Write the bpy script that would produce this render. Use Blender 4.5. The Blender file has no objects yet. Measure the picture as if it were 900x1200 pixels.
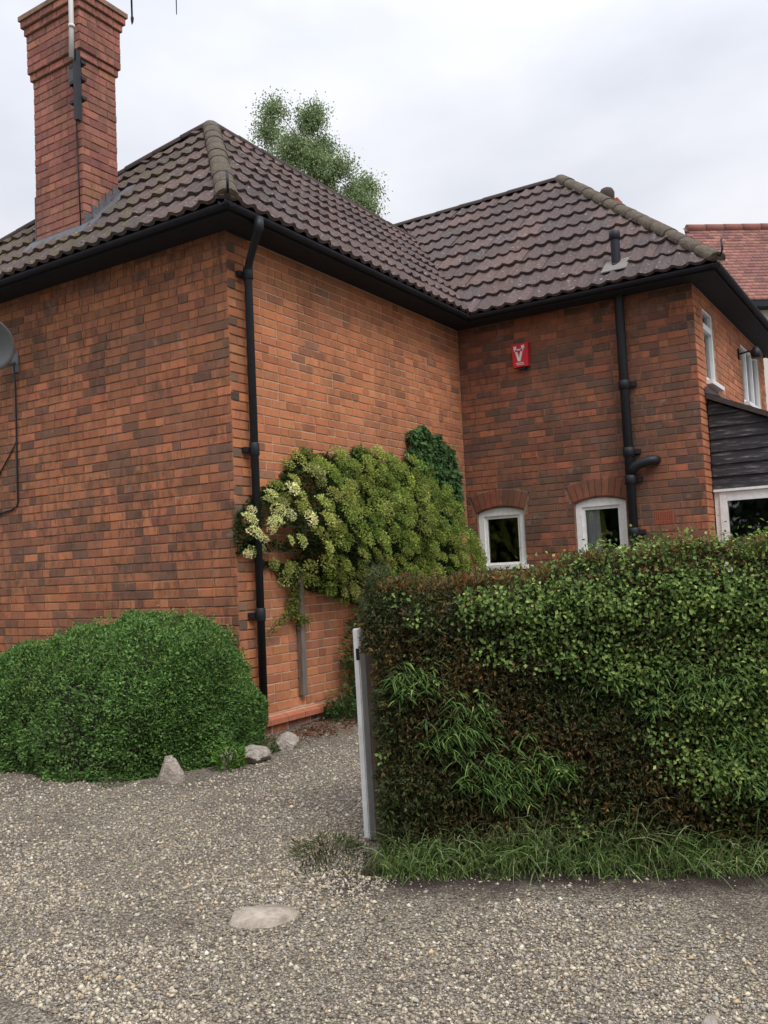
import bpy, bmesh, math, random
import numpy as np
from mathutils import Vector, Matrix

SC = bpy.context.scene
COL = SC.collection
rng = np.random.default_rng(7)
random.seed(7)

# ------------------------------------------------------------------ camera
H = 1.37
PITCH, ROLL, YAW = [math.radians(a) for a in (3.86, 2.66, 32.4)]
F = Vector((-math.sin(YAW)*math.cos(PITCH), math.cos(YAW)*math.cos(PITCH), math.sin(PITCH)))
R0 = Vector((math.cos(YAW), math.sin(YAW), 0)); U0 = R0.cross(F)
RR = math.cos(ROLL)*R0 - math.sin(ROLL)*U0
UU = math.sin(ROLL)*R0 + math.cos(ROLL)*U0
cam_d = bpy.data.cameras.new('camera'); cam = bpy.data.objects.new('camera', cam_d); COL.objects.link(cam)
mw = Matrix.Identity(4)
for i in range(3):
    mw[i][0], mw[i][1], mw[i][2] = RR[i], UU[i], -F[i]
mw[2][3] = H
cam.matrix_world = mw
cam_d.sensor_fit = 'HORIZONTAL'; cam_d.sensor_width = 36; cam_d.lens = 1046/900*36
cam_d.clip_start = 0.05; cam_d.clip_end = 2000
SC.camera = cam

# ------------------------------------------------------------------ light
SUN_EL, SUN_AZ = math.radians(52), math.radians(118)     # azimuth clockwise from +Y
sun_d = bpy.data.lights.new('sun', 'SUN'); sun = bpy.data.objects.new('sun', sun_d); COL.objects.link(sun)
sun_d.energy = 1.5; sun_d.angle = math.radians(25); sun_d.color = (1.0, 0.96, 0.9)
sdir = Vector((math.sin(SUN_AZ)*math.cos(SUN_EL), math.cos(SUN_AZ)*math.cos(SUN_EL), math.sin(SUN_EL)))
sun.rotation_euler = sdir.to_track_quat('Z', 'Y').to_euler()
sun.location = (6, -3, 12)

W = bpy.data.worlds.new('World'); SC.world = W; W.use_nodes = True
nt = W.node_tree; nt.nodes.clear()
def wn(t, **kw):
    n = nt.nodes.new(t)
    for k, v in kw.items(): setattr(n, k, v)
    return n
sky = wn('ShaderNodeTexSky', sky_type='NISHITA', sun_disc=False, sun_elevation=SUN_EL, sun_rotation=SUN_AZ)
tc = wn('ShaderNodeTexCoord'); mp = wn('ShaderNodeMapping'); mp.inputs['Scale'].default_value = (1, 1, 2.2)
no = wn('ShaderNodeTexNoise'); no.inputs['Scale'].default_value = 2.0; no.inputs['Detail'].default_value = 6; no.inputs['Roughness'].default_value = .5
cr = wn('ShaderNodeValToRGB')
cr.color_ramp.elements[0].position = .32; cr.color_ramp.elements[0].color = (4.7, 4.9, 5.45, 1)
cr.color_ramp.elements[1].position = .68; cr.color_ramp.elements[1].color = (7.1, 7.1, 7.35, 1)
sp = wn('ShaderNodeSeparateXYZ'); ma = wn('ShaderNodeMath', operation='MULTIPLY_ADD', use_clamp=False)
ma.inputs[1].default_value = .35; ma.inputs[2].default_value = .86
pw = wn('ShaderNodeMath', operation='POWER'); pw.inputs[1].default_value = 4
ad = wn('ShaderNodeMath', operation='ADD')
mx0 = wn('ShaderNodeMath', operation='MAXIMUM'); mx0.inputs[1].default_value = 0
vs = wn('ShaderNodeVectorMath', operation='SCALE')
mix = wn('ShaderNodeMix', data_type='RGBA'); mix.inputs[0].default_value = .94
bg = wn('ShaderNodeBackground'); bg.inputs[1].default_value = .1
out = wn('ShaderNodeOutputWorld')
L = nt.links.new
L(tc.outputs['Generated'], mp.inputs[0]); L(mp.outputs[0], no.inputs['Vector']); L(no.outputs[0], cr.inputs[0])
L(tc.outputs['Generated'], sp.inputs[0]); L(sp.outputs[2], mx0.inputs[0]); L(mx0.outputs[0], ma.inputs[0])
pz = wn('ShaderNodeMath', operation='MULTIPLY'); pz.inputs[1].default_value = 1.7
L(mx0.outputs[0], pw.inputs[0]); L(pw.outputs[0], pz.inputs[0]); L(pz.outputs[0], ad.inputs[0]); L(ma.outputs[0], ad.inputs[1])
ma.inputs[2].default_value = .88; pw.inputs[1].default_value = 3
L(cr.outputs[0], vs.inputs[0]); L(ad.outputs[0], vs.inputs['Scale'])
L(sky.outputs[0], mix.inputs[6]); L(vs.outputs[0], mix.inputs[7]); L(mix.outputs[2], bg.inputs[0]); L(bg.outputs[0], out.inputs[0])
SC.view_settings.view_transform = 'Standard'; SC.view_settings.look = 'None'
SC.view_settings.exposure = 0.45; SC.view_settings.gamma = 1.0

# ------------------------------------------------------------------ materials
class NB:
    def __init__(s, name):
        s.m = bpy.data.materials.new(name); s.m.use_nodes = True; s.t = s.m.node_tree
        s.p = s.t.nodes['Principled BSDF']; s.o = s.t.nodes['Material Output']
        s.pos = None
    def n(s, t, ins=None, **kw):
        x = s.t.nodes.new(t)
        for k, v in kw.items(): setattr(x, k, v)
        for k, v in (ins or {}).items(): s.set(x.inputs[k], v)
        return x
    def set(s, sock, v):
        if isinstance(v, bpy.types.NodeSocket): s.t.links.new(v, sock)
        else: sock.default_value = v
    def P(s):
        if s.pos is None: s.pos = s.n('ShaderNodeNewGeometry').outputs['Position']
        return s.pos
    def map(s, scale, vec=None):
        return s.n('ShaderNodeMapping', {'Vector': vec or s.P(), 'Scale': scale}).outputs[0]
    def noise(s, scale, detail=4, rough=.55, vec=None):
        return s.n('ShaderNodeTexNoise', {'Vector': vec or s.P(), 'Scale': scale, 'Detail': detail, 'Roughness': rough}).outputs[0]
    def ramp(s, fac, stops):
        r = s.n('ShaderNodeValToRGB', {'Fac': fac}); e = r.color_ramp.elements
        while len(e) < len(stops): e.new(.5)
        for i, (p, c) in enumerate(stops):
            e[i].position = p; e[i].color = (*c, 1) if not isinstance(c, (int, float)) else (c, c, c, 1)
        return r.outputs[0]
    def mix(s, fac, a, b, blend='MIX'):
        x = s.n('ShaderNodeMix', data_type='RGBA', blend_type=blend)
        s.set(x.inputs[0], fac)
        for i, v in ((6, a), (7, b)):
            s.set(x.inputs[i], (*v, 1) if isinstance(v, tuple) and len(v) == 3 else v)
        return x.outputs[2]
    def math(s, op, a, b=0.0, clamp=False):
        x = s.n('ShaderNodeMath', operation=op, use_clamp=clamp); s.set(x.inputs[0], a); s.set(x.inputs[1], b); return x.outputs[0]
    def attr(s, name='col'):
        return s.n('ShaderNodeAttribute', attribute_name=name).outputs['Color']
    def ocol(s):
        return s.n('ShaderNodeObjectInfo').outputs['Color']
    def base(s, c): s.set(s.p.inputs['Base Color'], (*c, 1) if isinstance(c, tuple) and len(c) == 3 else c)
    def rough(s, v): s.set(s.p.inputs['Roughness'], v)
    def spec(s, v): s.p.inputs['Specular IOR Level'].default_value = v
    def bump(s, h, dist=.01, strength=1.0):
        b = s.n('ShaderNodeBump', {'Height': h, 'Distance': dist, 'Strength': strength}); s.t.links.new(b.outputs[0], s.p.inputs['Normal'])

def mat_simple(name, c, rough=.6, var=.15, scale=20, spec=.4, bump=0.0):
    b = NB(name); n = b.noise(scale)
    b.base(b.mix(n, tuple(x*(1-var) for x in c), tuple(min(1, x*(1+var)) for x in c))); b.rough(rough); b.spec(spec)
    if bump: b.bump(b.noise(scale*4), bump)
    return b.m

def brick_mat(name, src):
    b = NB(name)
    if src == 'obj':
        oi = b.n('ShaderNodeObjectInfo'); c, al = oi.outputs['Color'], oi.outputs['Alpha']
    else:
        at = b.n('ShaderNodeAttribute', attribute_name='col'); c, al = at.outputs['Color'], at.outputs['Alpha']
    # burnt kiss marks: bands running up the brick, plus sooty grain
    k = b.noise(1, 3, .65, b.map((18, 18, 6)))
    big = b.ramp(b.noise(1, 3, .6, b.map((1.3, 1.3, 2.6))), [(.36, .25), (.62, 1)])
    c2 = b.mix(b.math('MULTIPLY', b.math('MULTIPLY', b.ramp(k, [(.47, 0), (.60, .85)]), al), big), c, (.095, .062, .05))
    g = b.noise(160, 3)
    c3 = b.mix(.35, c2, b.ramp(g, [(.3, .5), (.7, 1.0)]), 'MULTIPLY')
    w = b.noise(2.2, 5)
    c4 = b.mix(b.ramp(w, [(.5, 0), (.8, .40)]), c3, (.22, .155, .11))
    w2 = b.noise(1, 5, .65, b.map((1.6, 1.6, .45)))
    c4 = b.mix(b.ramp(w2, [(.50, 0), (.66, .45)]), c4, (.115, .075, .055))
    w3 = b.noise(7, 4, .6)
    c4 = b.mix(b.ramp(w3, [(.62, 0), (.72, .22)]), c4, (.55, .42, .33))
    b.base(c4); b.rough(.92); b.spec(.2)
    b.bump(b.math('ADD', b.noise(90, 4), b.noise(400, 2)), .004)
    return b.m
def attr_mat(name, rough=.9, spec=.2, grain=(120, .4), src='attr', bump=.003, obj_mul=False):
    b = NB(name); c = b.ocol() if src == 'obj' else b.attr()
    if obj_mul: c = b.mix(1.0, b.attr(), b.ocol(), 'MULTIPLY')
    g = b.noise(grain[0], 3)
    c = b.mix(grain[1], c, b.ramp(g, [(.3, .45), (.7, 1.1)]), 'MULTIPLY')
    b.base(c); b.rough(rough); b.spec(spec)
    if bump: b.bump(b.noise(grain[0]*1.6, 3), bump)
    return b.m
def leaf_mat(name, rough=.6, trans=.25, obj_mul=False, spec=.14):
    b = NB(name); c = b.attr()
    if obj_mul: c = b.mix(1.0, c, b.ocol(), 'MULTIPLY')
    b.base(c); b.rough(rough); b.spec(spec)
    tr = b.n('ShaderNodeBsdfTranslucent'); b.t.links.new(c, tr.inputs[0])
    mx = b.n('ShaderNodeMixShader', {0: trans}); b.t.links.new(b.p.outputs[0], mx.inputs[1]); b.t.links.new(tr.outputs[0], mx.inputs[2])
    b.t.links.new(mx.outputs[0], b.o.inputs[0])
    return b.m
def tile_mat(name, src):
    b = NB(name); c = b.ocol() if src == 'obj' else b.attr()
    g = b.noise(38, 5, .65)
    c = b.mix(.75, c, b.ramp(g, [(.3, .35), (.7, 1.35)]), 'MULTIPLY')
    c = b.mix(b.ramp(b.noise(9, 4, .6), [(.52, 0), (.7, .5)]), c, (.135, .085, .07))
    # pale lichen spots and yellow-green moss, mostly towards the chimney end
    li = b.noise(24, 2, .5)
    c = b.mix(b.ramp(li, [(.66, 0), (.71, .7)]), c, (.36, .33, .30))
    sep = b.n('ShaderNodeSeparateXYZ', {0: b.P()})
    near = b.math('MULTIPLY', b.ramp(b.math('MULTIPLY', b.math('ADD', sep.outputs[0], 10), .1), [(.30, 1), (.50, 0)]),
                  b.ramp(b.math('MULTIPLY', sep.outputs[1], .1), [(.66, 1), (.74, .12)]))
    ms = b.math('MULTIPLY', b.ramp(b.noise(7, 5, .7), [(.48, 0), (.62, .7)]), b.math('ADD', near, .05))
    c = b.mix(ms, c, (.10, .095, .028))
    b.base(c); b.rough(.88); b.spec(.25); b.bump(b.math('ADD', g, b.noise(150, 3)), .006)
    return b.m
def glass_mat(name, tint=(.96, .97, .97)):
    b = NB(name); t = b.t
    tr = b.n('ShaderNodeBsdfTransparent', {0: (*tint, 1)}); gl = b.n('ShaderNodeBsdfGlossy', {'Roughness': .02})
    fr = b.n('ShaderNodeFresnel', {'IOR': 1.5})
    mx = b.n('ShaderNodeMixShader', {0: b.math('ADD', b.math('MULTIPLY', fr.outputs[0], 1.4), .03)})
    t.links.new(tr.outputs[0], mx.inputs[1]); t.links.new(gl.outputs[0], mx.inputs[2]); t.links.new(mx.outputs[0], b.o.inputs[0])
    return b.m

M = {}
M['brick_obj'] = brick_mat('brick_single', 'obj'); M['brick_mass'] = brick_mat('brick_mass', 'attr')
def mortar(name, c1, c2):
    b = NB(name); n = b.noise(9, 5)
    b.base(b.mix(b.ramp(n, [(.35, 0), (.65, 1)]), c1, c2)); b.rough(.95); b.spec(.1); b.bump(b.noise(150, 3), .004); return b.m
M['mortar_dark'] = mortar('mortar_sooty', (.20, .12, .085), (.31, .20, .14))
M['mortar_pale'] = mortar('mortar_pale', (.48, .33, .23), (.61, .46, .34))
M['tile_obj'] = tile_mat('roof_tile_single', 'obj'); M['tile_mass'] = tile_mat('roof_tile_mass', 'attr')
def hip_m():
    b = NB('hip_mortar_lichen'); n = b.noise(26, 5, .7); l = b.noise(9, 4)
    c = b.ramp(n, [(.25, (.07, .055, .045)), (.5, (.145, .118, .095)), (.75, (.22, .19, .155))])
    c = b.mix(b.ramp(l, [(.5, 0), (.7, .5)]), c, (.20, .17, .10)); b.base(c); b.rough(.95); b.spec(.15)
    b.bump(b.noise(40, 5, .7), .03); return b.m
M['hip'] = hip_m()
M['ridge'] = mat_simple('ridge_tile_dark', (.075, .058, .055), .9, .4, 15, .2, .01)
M['plain_ridge'] = mat_simple('muted_ridge_tile', (.24, .105, .085), .9, .25, 20, .2)
M['ridge_pale'] = mat_simple('cement_flaunching', (.23, .215, .20), .9, .3, 20, .2, .006)
M['felt'] = mat_simple('roof_underlay', (.02, .018, .018), .95)
M['black'] = mat_simple('black_gloss_paint', (.016, .018, .024), .52, .4, 18, .35)
M['soffit'] = mat_simple('black_soffit_paint', (.028, .030, .039), .8, .3, 10, .15)  # black paint, with a bluish lens haze lightened into its colour
M['lead'] = mat_simple('lead_flashing', (.115, .12, .135), .75, .35, 14, .4, .01)
def white_m():
    b = NB('white_weathered_paint'); n = b.noise(18, 5, .65)
    c = b.mix(b.ramp(n, [(.3, 0), (.62, 1)]), (.72, .71, .69), (.86, .86, .85))
    f = b.noise(55, 4, .7, b.map((1, 1, .25)))
    c = b.mix(b.ramp(f, [(.67, 0), (.71, .85)]), c, (.28, .24, .20)); b.base(c); b.rough(.5); b.bump(f, .003); return b.m
M['white'] = white_m()
M['upvc'] = mat_simple('white_upvc', (.78, .79, .80), .35, .04, 8)
M['glass'] = glass_mat('window_glass')
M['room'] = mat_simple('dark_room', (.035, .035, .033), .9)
def curtain_m():
    b = NB('curtain_cloth'); b.base(b.mix(b.noise(30, 3), (.76, .76, .82), (.88, .88, .92))); b.rough(.9)
    return b.m
M['curtain'] = curtain_m()
M['terracotta'] = mat_simple('terracotta', (.36, .11, .07), .85, .25, 40, .2, .004)
M['orange'] = mat_simple('red_plinth_brick', (.40, .14, .08), .85, .3, 22, .2, .004)
M['dish'] = mat_simple('grey_dish', (.16, .17, .18), .55, .1, 8)
M['red'] = mat_simple('alarm_red', (.62, .028, .035), .4, .08, 10)
M['print'] = mat_simple('white_print', (.75, .72, .72), .5, .05, 10)
M['galv'] = mat_simple('galvanised_pole', (.62, .62, .60), .5, .12, 25)
def board_m():
    b = NB('flaking_black_weatherboard')
    n = b.noise(1, 6, .7, b.map((4, 4, 34)))
    c = b.ramp(n, [(.30, (.015, .014, .019)), (.52, (.028, .026, .032)), (.60, (.10, .09, .09)), (.72, (.30, .27, .25))])
    b.base(c); b.rough(.75); b.bump(n, .008); return b.m
M['board'] = board_m()
def wood(name, c1, c2):
    b = NB(name); n = b.noise(1, 6, .65, b.map((60, 60, 4)))
    b.base(b.ramp(n, [(.3, c1), (.7, c2)])); b.rough(.9); b.spec(.2); b.bump(n, .005); return b.m
M['wood'] = wood('weathered_wood', (.10, .08, .065), (.24, .20, .165))
M['postwood'] = wood('old_post_wood', (.085, .065, .05), (.19, .15, .12))
M['bark'] = wood('bark', (.05, .038, .03), (.12, .095, .075))
M['twig'] = wood('twig_bark', (.03, .022, .02), (.07, .05, .045))
def rock_m():
    b = NB('pale_rock'); n = b.noise(14, 6, .7); c = b.ramp(n, [(.3, (.20, .16, .13)), (.5, (.42, .36, .31)), (.75, (.62, .57, .52))])
    b.base(c); b.rough(.9); b.spec(.2); b.bump(b.noise(50, 5, .65), .03); return b.m
M['rock'] = rock_m()
def slab_m():
    b = NB('sandstone'); n = b.noise(20, 6, .65); c = b.ramp(n, [(.3, (.24, .20, .16)), (.55, (.40, .345, .285)), (.75, (.50, .44, .37))])
    c = b.mix(b.ramp(b.noise(9, 5, .7), [(.55, 0), (.68, .6)]), c, (.17, .135, .10))
    b.base(c); b.rough(.95); b.spec(.15); b.bump(b.noise(80, 4), .004); return b.m
M['slab'] = slab_m()
M['render'] = mat_simple('cream_render', (.62, .60, .54), .9, .06, 6)
M['stone'] = attr_mat('gravel_stone', .95, .1, (260, .25), bump=.002)
M['leaf'] = leaf_mat('leaf'); M['leaf_head'] = leaf_mat('flower_head_leaf', .6, .3, True)
M['leaf_dull'] = leaf_mat('leaf_dull', .7, .18, spec=.2)
M['grass'] = leaf_mat('grass_blade', .6, .3)
M['plain_tile'] = attr_mat('plain_clay_tile', .88, .2, (25, .5), bump=.004)

def ground_m():
    b = NB('gravel_ground'); P = b.P()
    v = b.n('ShaderNodeTexVoronoi', {'Vector': P, 'Scale': 95.0, 'Randomness': 1.0})
    hs = b.n('ShaderNodeSeparateColor', {0: v.outputs['Color']})
    c = b.ramp(hs.outputs[0], [(0, (.10, .085, .07)), (.3, (.26, .225, .175)), (.6, (.40, .345, .265)), (.85, (.44, .38, .29)), (1, (.56, .50, .41))])
    edge = b.ramp(v.outputs['Distance'], [(.25, 1), (.62, .45)])
    c = b.mix(1.0, c, edge, 'MULTIPLY')
    n = b.noise(1.5, 5, .6)
    c = b.mix(b.ramp(n, [(.45, 0), (.65, .6)]), c, (.115, .092, .078))
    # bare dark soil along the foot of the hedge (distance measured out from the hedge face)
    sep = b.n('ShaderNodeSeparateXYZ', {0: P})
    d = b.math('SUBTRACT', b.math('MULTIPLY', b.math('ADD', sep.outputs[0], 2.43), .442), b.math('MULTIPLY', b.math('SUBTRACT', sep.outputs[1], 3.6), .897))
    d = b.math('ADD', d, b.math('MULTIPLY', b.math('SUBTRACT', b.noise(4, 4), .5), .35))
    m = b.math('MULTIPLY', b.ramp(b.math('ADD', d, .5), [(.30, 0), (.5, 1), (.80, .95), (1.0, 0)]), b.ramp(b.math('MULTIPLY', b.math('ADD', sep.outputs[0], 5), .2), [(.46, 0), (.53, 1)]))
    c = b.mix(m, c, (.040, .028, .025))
    b.base(c); b.rough(.95); b.spec(.15)
    b.bump(b.math('SUBTRACT', 1.0, v.outputs['Distance']), .012)
    return b.m
M['ground'] = ground_m()

# ------------------------------------------------------------------ object helpers
def link(name, me, mat=None, parent=None, kind=None, label=None):
    o = bpy.data.objects.new(name, me); COL.objects.link(o)
    if mat is not None and me is not None and not me.materials: me.materials.append(mat)
    if parent is not None:
        o.parent = parent
        if parent.type == 'EMPTY': o.matrix_parent_inverse = Matrix.Translation(-parent.location)
    if kind: o['kind'] = kind
    if label: o['label'] = label
    return o
def thing(name, label, cat, loc, group=None):
    o = bpy.data.objects.new(name, None); COL.objects.link(o); o.location = loc; o.empty_display_size = .1
    o['label'] = label; o['category'] = cat
    if group: o['group'] = group
    return o
def tag(o, label, cat, group=None):
    o['label'] = label; o['category'] = cat
    if group: o['group'] = group
    return o
def pymesh(name, v, f):
    me = bpy.data.meshes.new(name); me.from_pydata([tuple(x) for x in v], [], f); me.update(); return me
def npmesh(name, v, quads, col=None, smooth=False):
    """fast mesh: v (N,3), quads (M,k) with k 3 or 4, per-vertex colour (N,3)"""
    v = np.asarray(v, np.float32); q = np.asarray(quads, np.int32); k = q.shape[1]
    me = bpy.data.meshes.new(name); me.vertices.add(len(v)); me.vertices.foreach_set('co', v.ravel())
    me.loops.add(q.size); me.loops.foreach_set('vertex_index', q.ravel())
    me.polygons.add(len(q)); me.polygons.foreach_set('loop_start', np.arange(0, q.size, k, dtype=np.int32))
    me.polygons.foreach_set('loop_total', np.full(len(q), k, np.int32))
    me.polygons.foreach_set('use_smooth', np.full(len(q), bool(smooth)))
    if col is not None:
        a = me.attributes.new('col', 'FLOAT_COLOR', 'POINT'); c = np.ones((len(v), 4), np.float32); c[:, :np.shape(col)[1]] = col
        a.data.foreach_set('color', c.ravel())
    me.update(); me.validate(); return me
class BM:
    def __init__(s): s.b = bmesh.new()
    def box(s, x0, x1, y0, y1, z0, z1, rot=None):
        vs = [s.b.verts.new(p) for p in [(x0,y0,z0),(x1,y0,z0),(x1,y1,z0),(x0,y1,z0),(x0,y0,z1),(x1,y0,z1),(x1,y1,z1),(x0,y1,z1)]]
        for f in [(0,3,2,1),(4,5,6,7),(0,1,5,4),(1,2,6,5),(2,3,7,6),(3,0,4,7)]: s.b.faces.new([vs[i] for i in f])
        if rot: bmesh.ops.transform(s.b, matrix=rot, verts=vs)
        return s
    def poly(s, pts, ext):
        """closed polygon extruded by vector ext"""
        a = [s.b.verts.new(p) for p in pts]; c = [s.b.verts.new(Vector(p)+Vector(ext)) for p in pts]; n = len(a)
        s.b.faces.new(a); s.b.faces.new(c[::-1])
        for i in range(n): s.b.faces.new([a[i], c[i], c[(i+1) % n], a[(i+1) % n]])
        return s
    def tube(s, pts, r, seg=12, cap=True):
        pts = [Vector(p) for p in pts]; rs = r if isinstance(r, (list, tuple)) else [r]*len(pts); rings = []
        for i, p in enumerate(pts):
            d = (pts[min(i+1, len(pts)-1)] - pts[max(i-1, 0)]).normalized()
            x = d.orthogonal().normalized() if i == 0 else (px - d*px.dot(d)).normalized()
            px = x; y = d.cross(x)
            rings.append([s.b.verts.new(p + (x*math.cos(2*math.pi*k/seg) + y*math.sin(2*math.pi*k/seg))*rs[i]) for k in range(seg)])
        for a, c in zip(rings, rings[1:]):
            for k in range(seg): s.b.faces.new([a[k], a[(k+1) % seg], c[(k+1) % seg], c[k]]).smooth = True
        if cap:
            s.b.faces.new(rings[0][::-1]); s.b.faces.new(rings[-1])
        return s
    def done(s, name, bevel=0.0, noise=0.0):
        if bevel:
            es = [e for e in s.b.edges if len(e.link_faces) == 2 and e.calc_face_angle(0) > .5]
            bmesh.ops.bevel(s.b, geom=es, offset=bevel, segments=2, affect='EDGES', clamp_overlap=True)
        bmesh.ops.recalc_face_normals(s.b, faces=s.b.faces)
        me = bpy.data.meshes.new(name); s.b.to_mesh(me); s.b.free(); me.update(); return me
def shell(c, j=.12): return tuple(float(np.clip(x*(1+random.uniform(-j, j)), 0, 1)) for x in c)

# ------------------------------------------------------------------ leaf clouds (numpy)
def unit(a): return a/np.maximum(np.linalg.norm(a, axis=-1, keepdims=True), 1e-9)
def leaves(P, A, Nn, length, width, col, fold=.15, droop=.0):
    """rhombic folded leaf per point: P base, A axis, Nn approx normal"""
    n = len(P); A = unit(A); S = unit(np.cross(Nn, A)); Nn = np.cross(A, S)
    Lh = np.broadcast_to(np.asarray(length), (n,))[:, None]; Wd = np.broadcast_to(np.asarray(width), (n,))[:, None]
    mid = P + A*Lh*.45
    v = np.stack([P, mid + S*Wd*.5 + Nn*Wd*fold, P + A*Lh - np.array([0, 0, 1])*Lh*droop, mid - S*Wd*.5 + Nn*Wd*fold], 1).reshape(-1, 3)
    q = np.arange(4*n).reshape(n, 4)
    return v, q, np.repeat(col, 4, 0)
def blades(P, A, length, width, col, bend=.5, seg=3):
    """curved strip per point"""
    n = len(P); A = unit(A); S = unit(np.cross(A, np.array([0, 0, 1.])+rng.normal(0, .3, (n, 3))))
    Lh = np.broadcast_to(np.asarray(length), (n,))[:, None]; Wd = np.broadcast_to(np.asarray(width), (n,))[:, None]
    rows = []
    for k in range(seg+1):
        t = k/seg; c = P + A*Lh*t - np.array([0, 0, 1.])*Lh*bend*t*t
        w = Wd*.5*(1 - t**1.6)*(0.55+.45*min(1, t*4)) + .0004
        rows.append(c - S*w); rows.append(c + S*w)
    v = np.stack(rows, 1); m = 2*(seg+1)
    base = (np.arange(n)*m)[:, None]
    q = np.concatenate([base + np.array([2*k, 2*k+1, 2*k+3, 2*k+2]) for k in range(seg)], 0)
    return v.reshape(-1, 3), q, np.repeat(col, m, 0)
def merge(parts):
    V, Q, C, o = [], [], [], 0
    for v, q, c in parts:
        V.append(v); Q.append(q+o); C.append(c); o += len(v)
    return np.concatenate(V), np.concatenate(Q), np.concatenate(C)
def pal(n, cols, weights=None, j=.18):
    cols = np.array(cols, float); i = rng.choice(len(cols), n, p=None if weights is None else np.array(weights)/sum(weights))
    return np.clip(cols[i]*(1 + rng.normal(0, j, (n, 1)))*(1 + rng.normal(0, .025, (n, 3))), .004, .95)
def rdir(n): return unit(rng.normal(0, 1, (n, 3)))
def vnoise(P, s, seed=0):
    """cheap smooth noise -1..1 from sines"""
    r = np.random.default_rng(seed); o = np.zeros(len(P))
    for k in range(5):
        d = unit(r.normal(0, 1, 3))*s*(1+.7*k); o += np.sin(P @ d + r.uniform(0, 6.3))/(1+.5*k)
    return o/2.6
def inpoly(pts, poly):
    x, y = pts[:, 0], pts[:, 1]; r = np.zeros(len(pts), bool); p = np.array(poly); n = len(p)
    for i in range(n):
        a, c = p[i], p[(i+1) % n]
        k = ((a[1] > y) != (c[1] > y)) & (x < (c[0]-a[0])*(y-a[1])/(c[1]-a[1]+1e-12) + a[0]); r ^= k
    return r
def edgedist(pts, poly):
    p = np.array(poly); d = np.full(len(pts), 9.)
    for a, c in zip(p, np.roll(p, -1, 0)):
        t = np.clip(((pts-a) @ (c-a))/((c-a) @ (c-a)), 0, 1); d = np.minimum(d, np.linalg.norm(pts-(a+t[:, None]*(c-a)), axis=1))
    return d

# ================================================================== SETTING
X0, Y0 = -5.205, 5.804        # near corner of the house
YI, XO = 10.181, -2.246       # recessed wing: front plane, right plane
g = npmesh('ground', [(-300, -300, 0), (300, -300, 0), (300, 300, 0), (-300, 300, 0)], [[0, 1, 2, 3]])
link('ground', g, M['ground'], kind='structure')

# ================================================================== HOUSE
house = thing('brick_house', 'red brick two-storey house with hipped dark tile roof and tall corner chimney', 'house', (X0, Y0, 0))
CAMP = np.array([0, 0, H])
CH = .0836                     # brick course
def brick_template(seed):
    r = np.random.default_rng(seed); j = lambda s: r.uniform(-s, s)
    v = []
    for (y, ins) in ((1, 0), (.25, 0), (0, 1)):
        for sx, sz in ((-.5, -.5), (.5, -.5), (.5, .5), (-.5, .5)):
            v.append((sx*(1-ins*.035)+(j(.008) if ins else 0), y + (j(.05) if ins else 0), sz*(1-ins*.11)+(j(.03) if ins else 0)))
    f = [(8, 9, 10, 11)]
    for a, b in ((0, 4), (4, 8)):
        for k in range(4): f.append((a+k, a+(k+1) % 4, b+(k+1) % 4, b+k))
    return np.array(v), f
BT = [brick_template(s) for s in range(6)]
BME = [pymesh('brick', v, f) for v, f in BT]
for m_ in BME: m_.materials.append(M['brick_obj'])
BRICKS = []   # dict(wall, matrix 4x4 numpy, col, score)
PALS = {'A': ([(0.544, 0.210, 0.106), (0.463, 0.181, 0.097), (0.381, 0.156, 0.091), (0.255, 0.127, 0.085)], [5, 5, 3, 2.6]),
        'B': ([(0.657, 0.253, 0.118), (0.593, 0.230, 0.110), (0.518, 0.201, 0.103), (0.402, 0.177, 0.105)], [6, 6, 3, .8]),
        'C': ([(0.463, 0.164, 0.087), (0.377, 0.140, 0.082), (0.292, 0.121, 0.080), (0.188, 0.107, 0.080)], [2.4, 4, 5, 4.0]),  # darker bricks, with the shade of the recess worked into the mix
        'D': ([(0.587, 0.227, 0.118), (0.514, 0.198, 0.106), (0.453, 0.170, 0.095)], [5, 4, 2]),
        'K': ([(0.463, 0.187, 0.142), (0.399, 0.157, 0.123), (0.323, 0.133, 0.111), (0.485, 0.217, 0.142)], [5, 4, 3, 1.5])}
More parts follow.
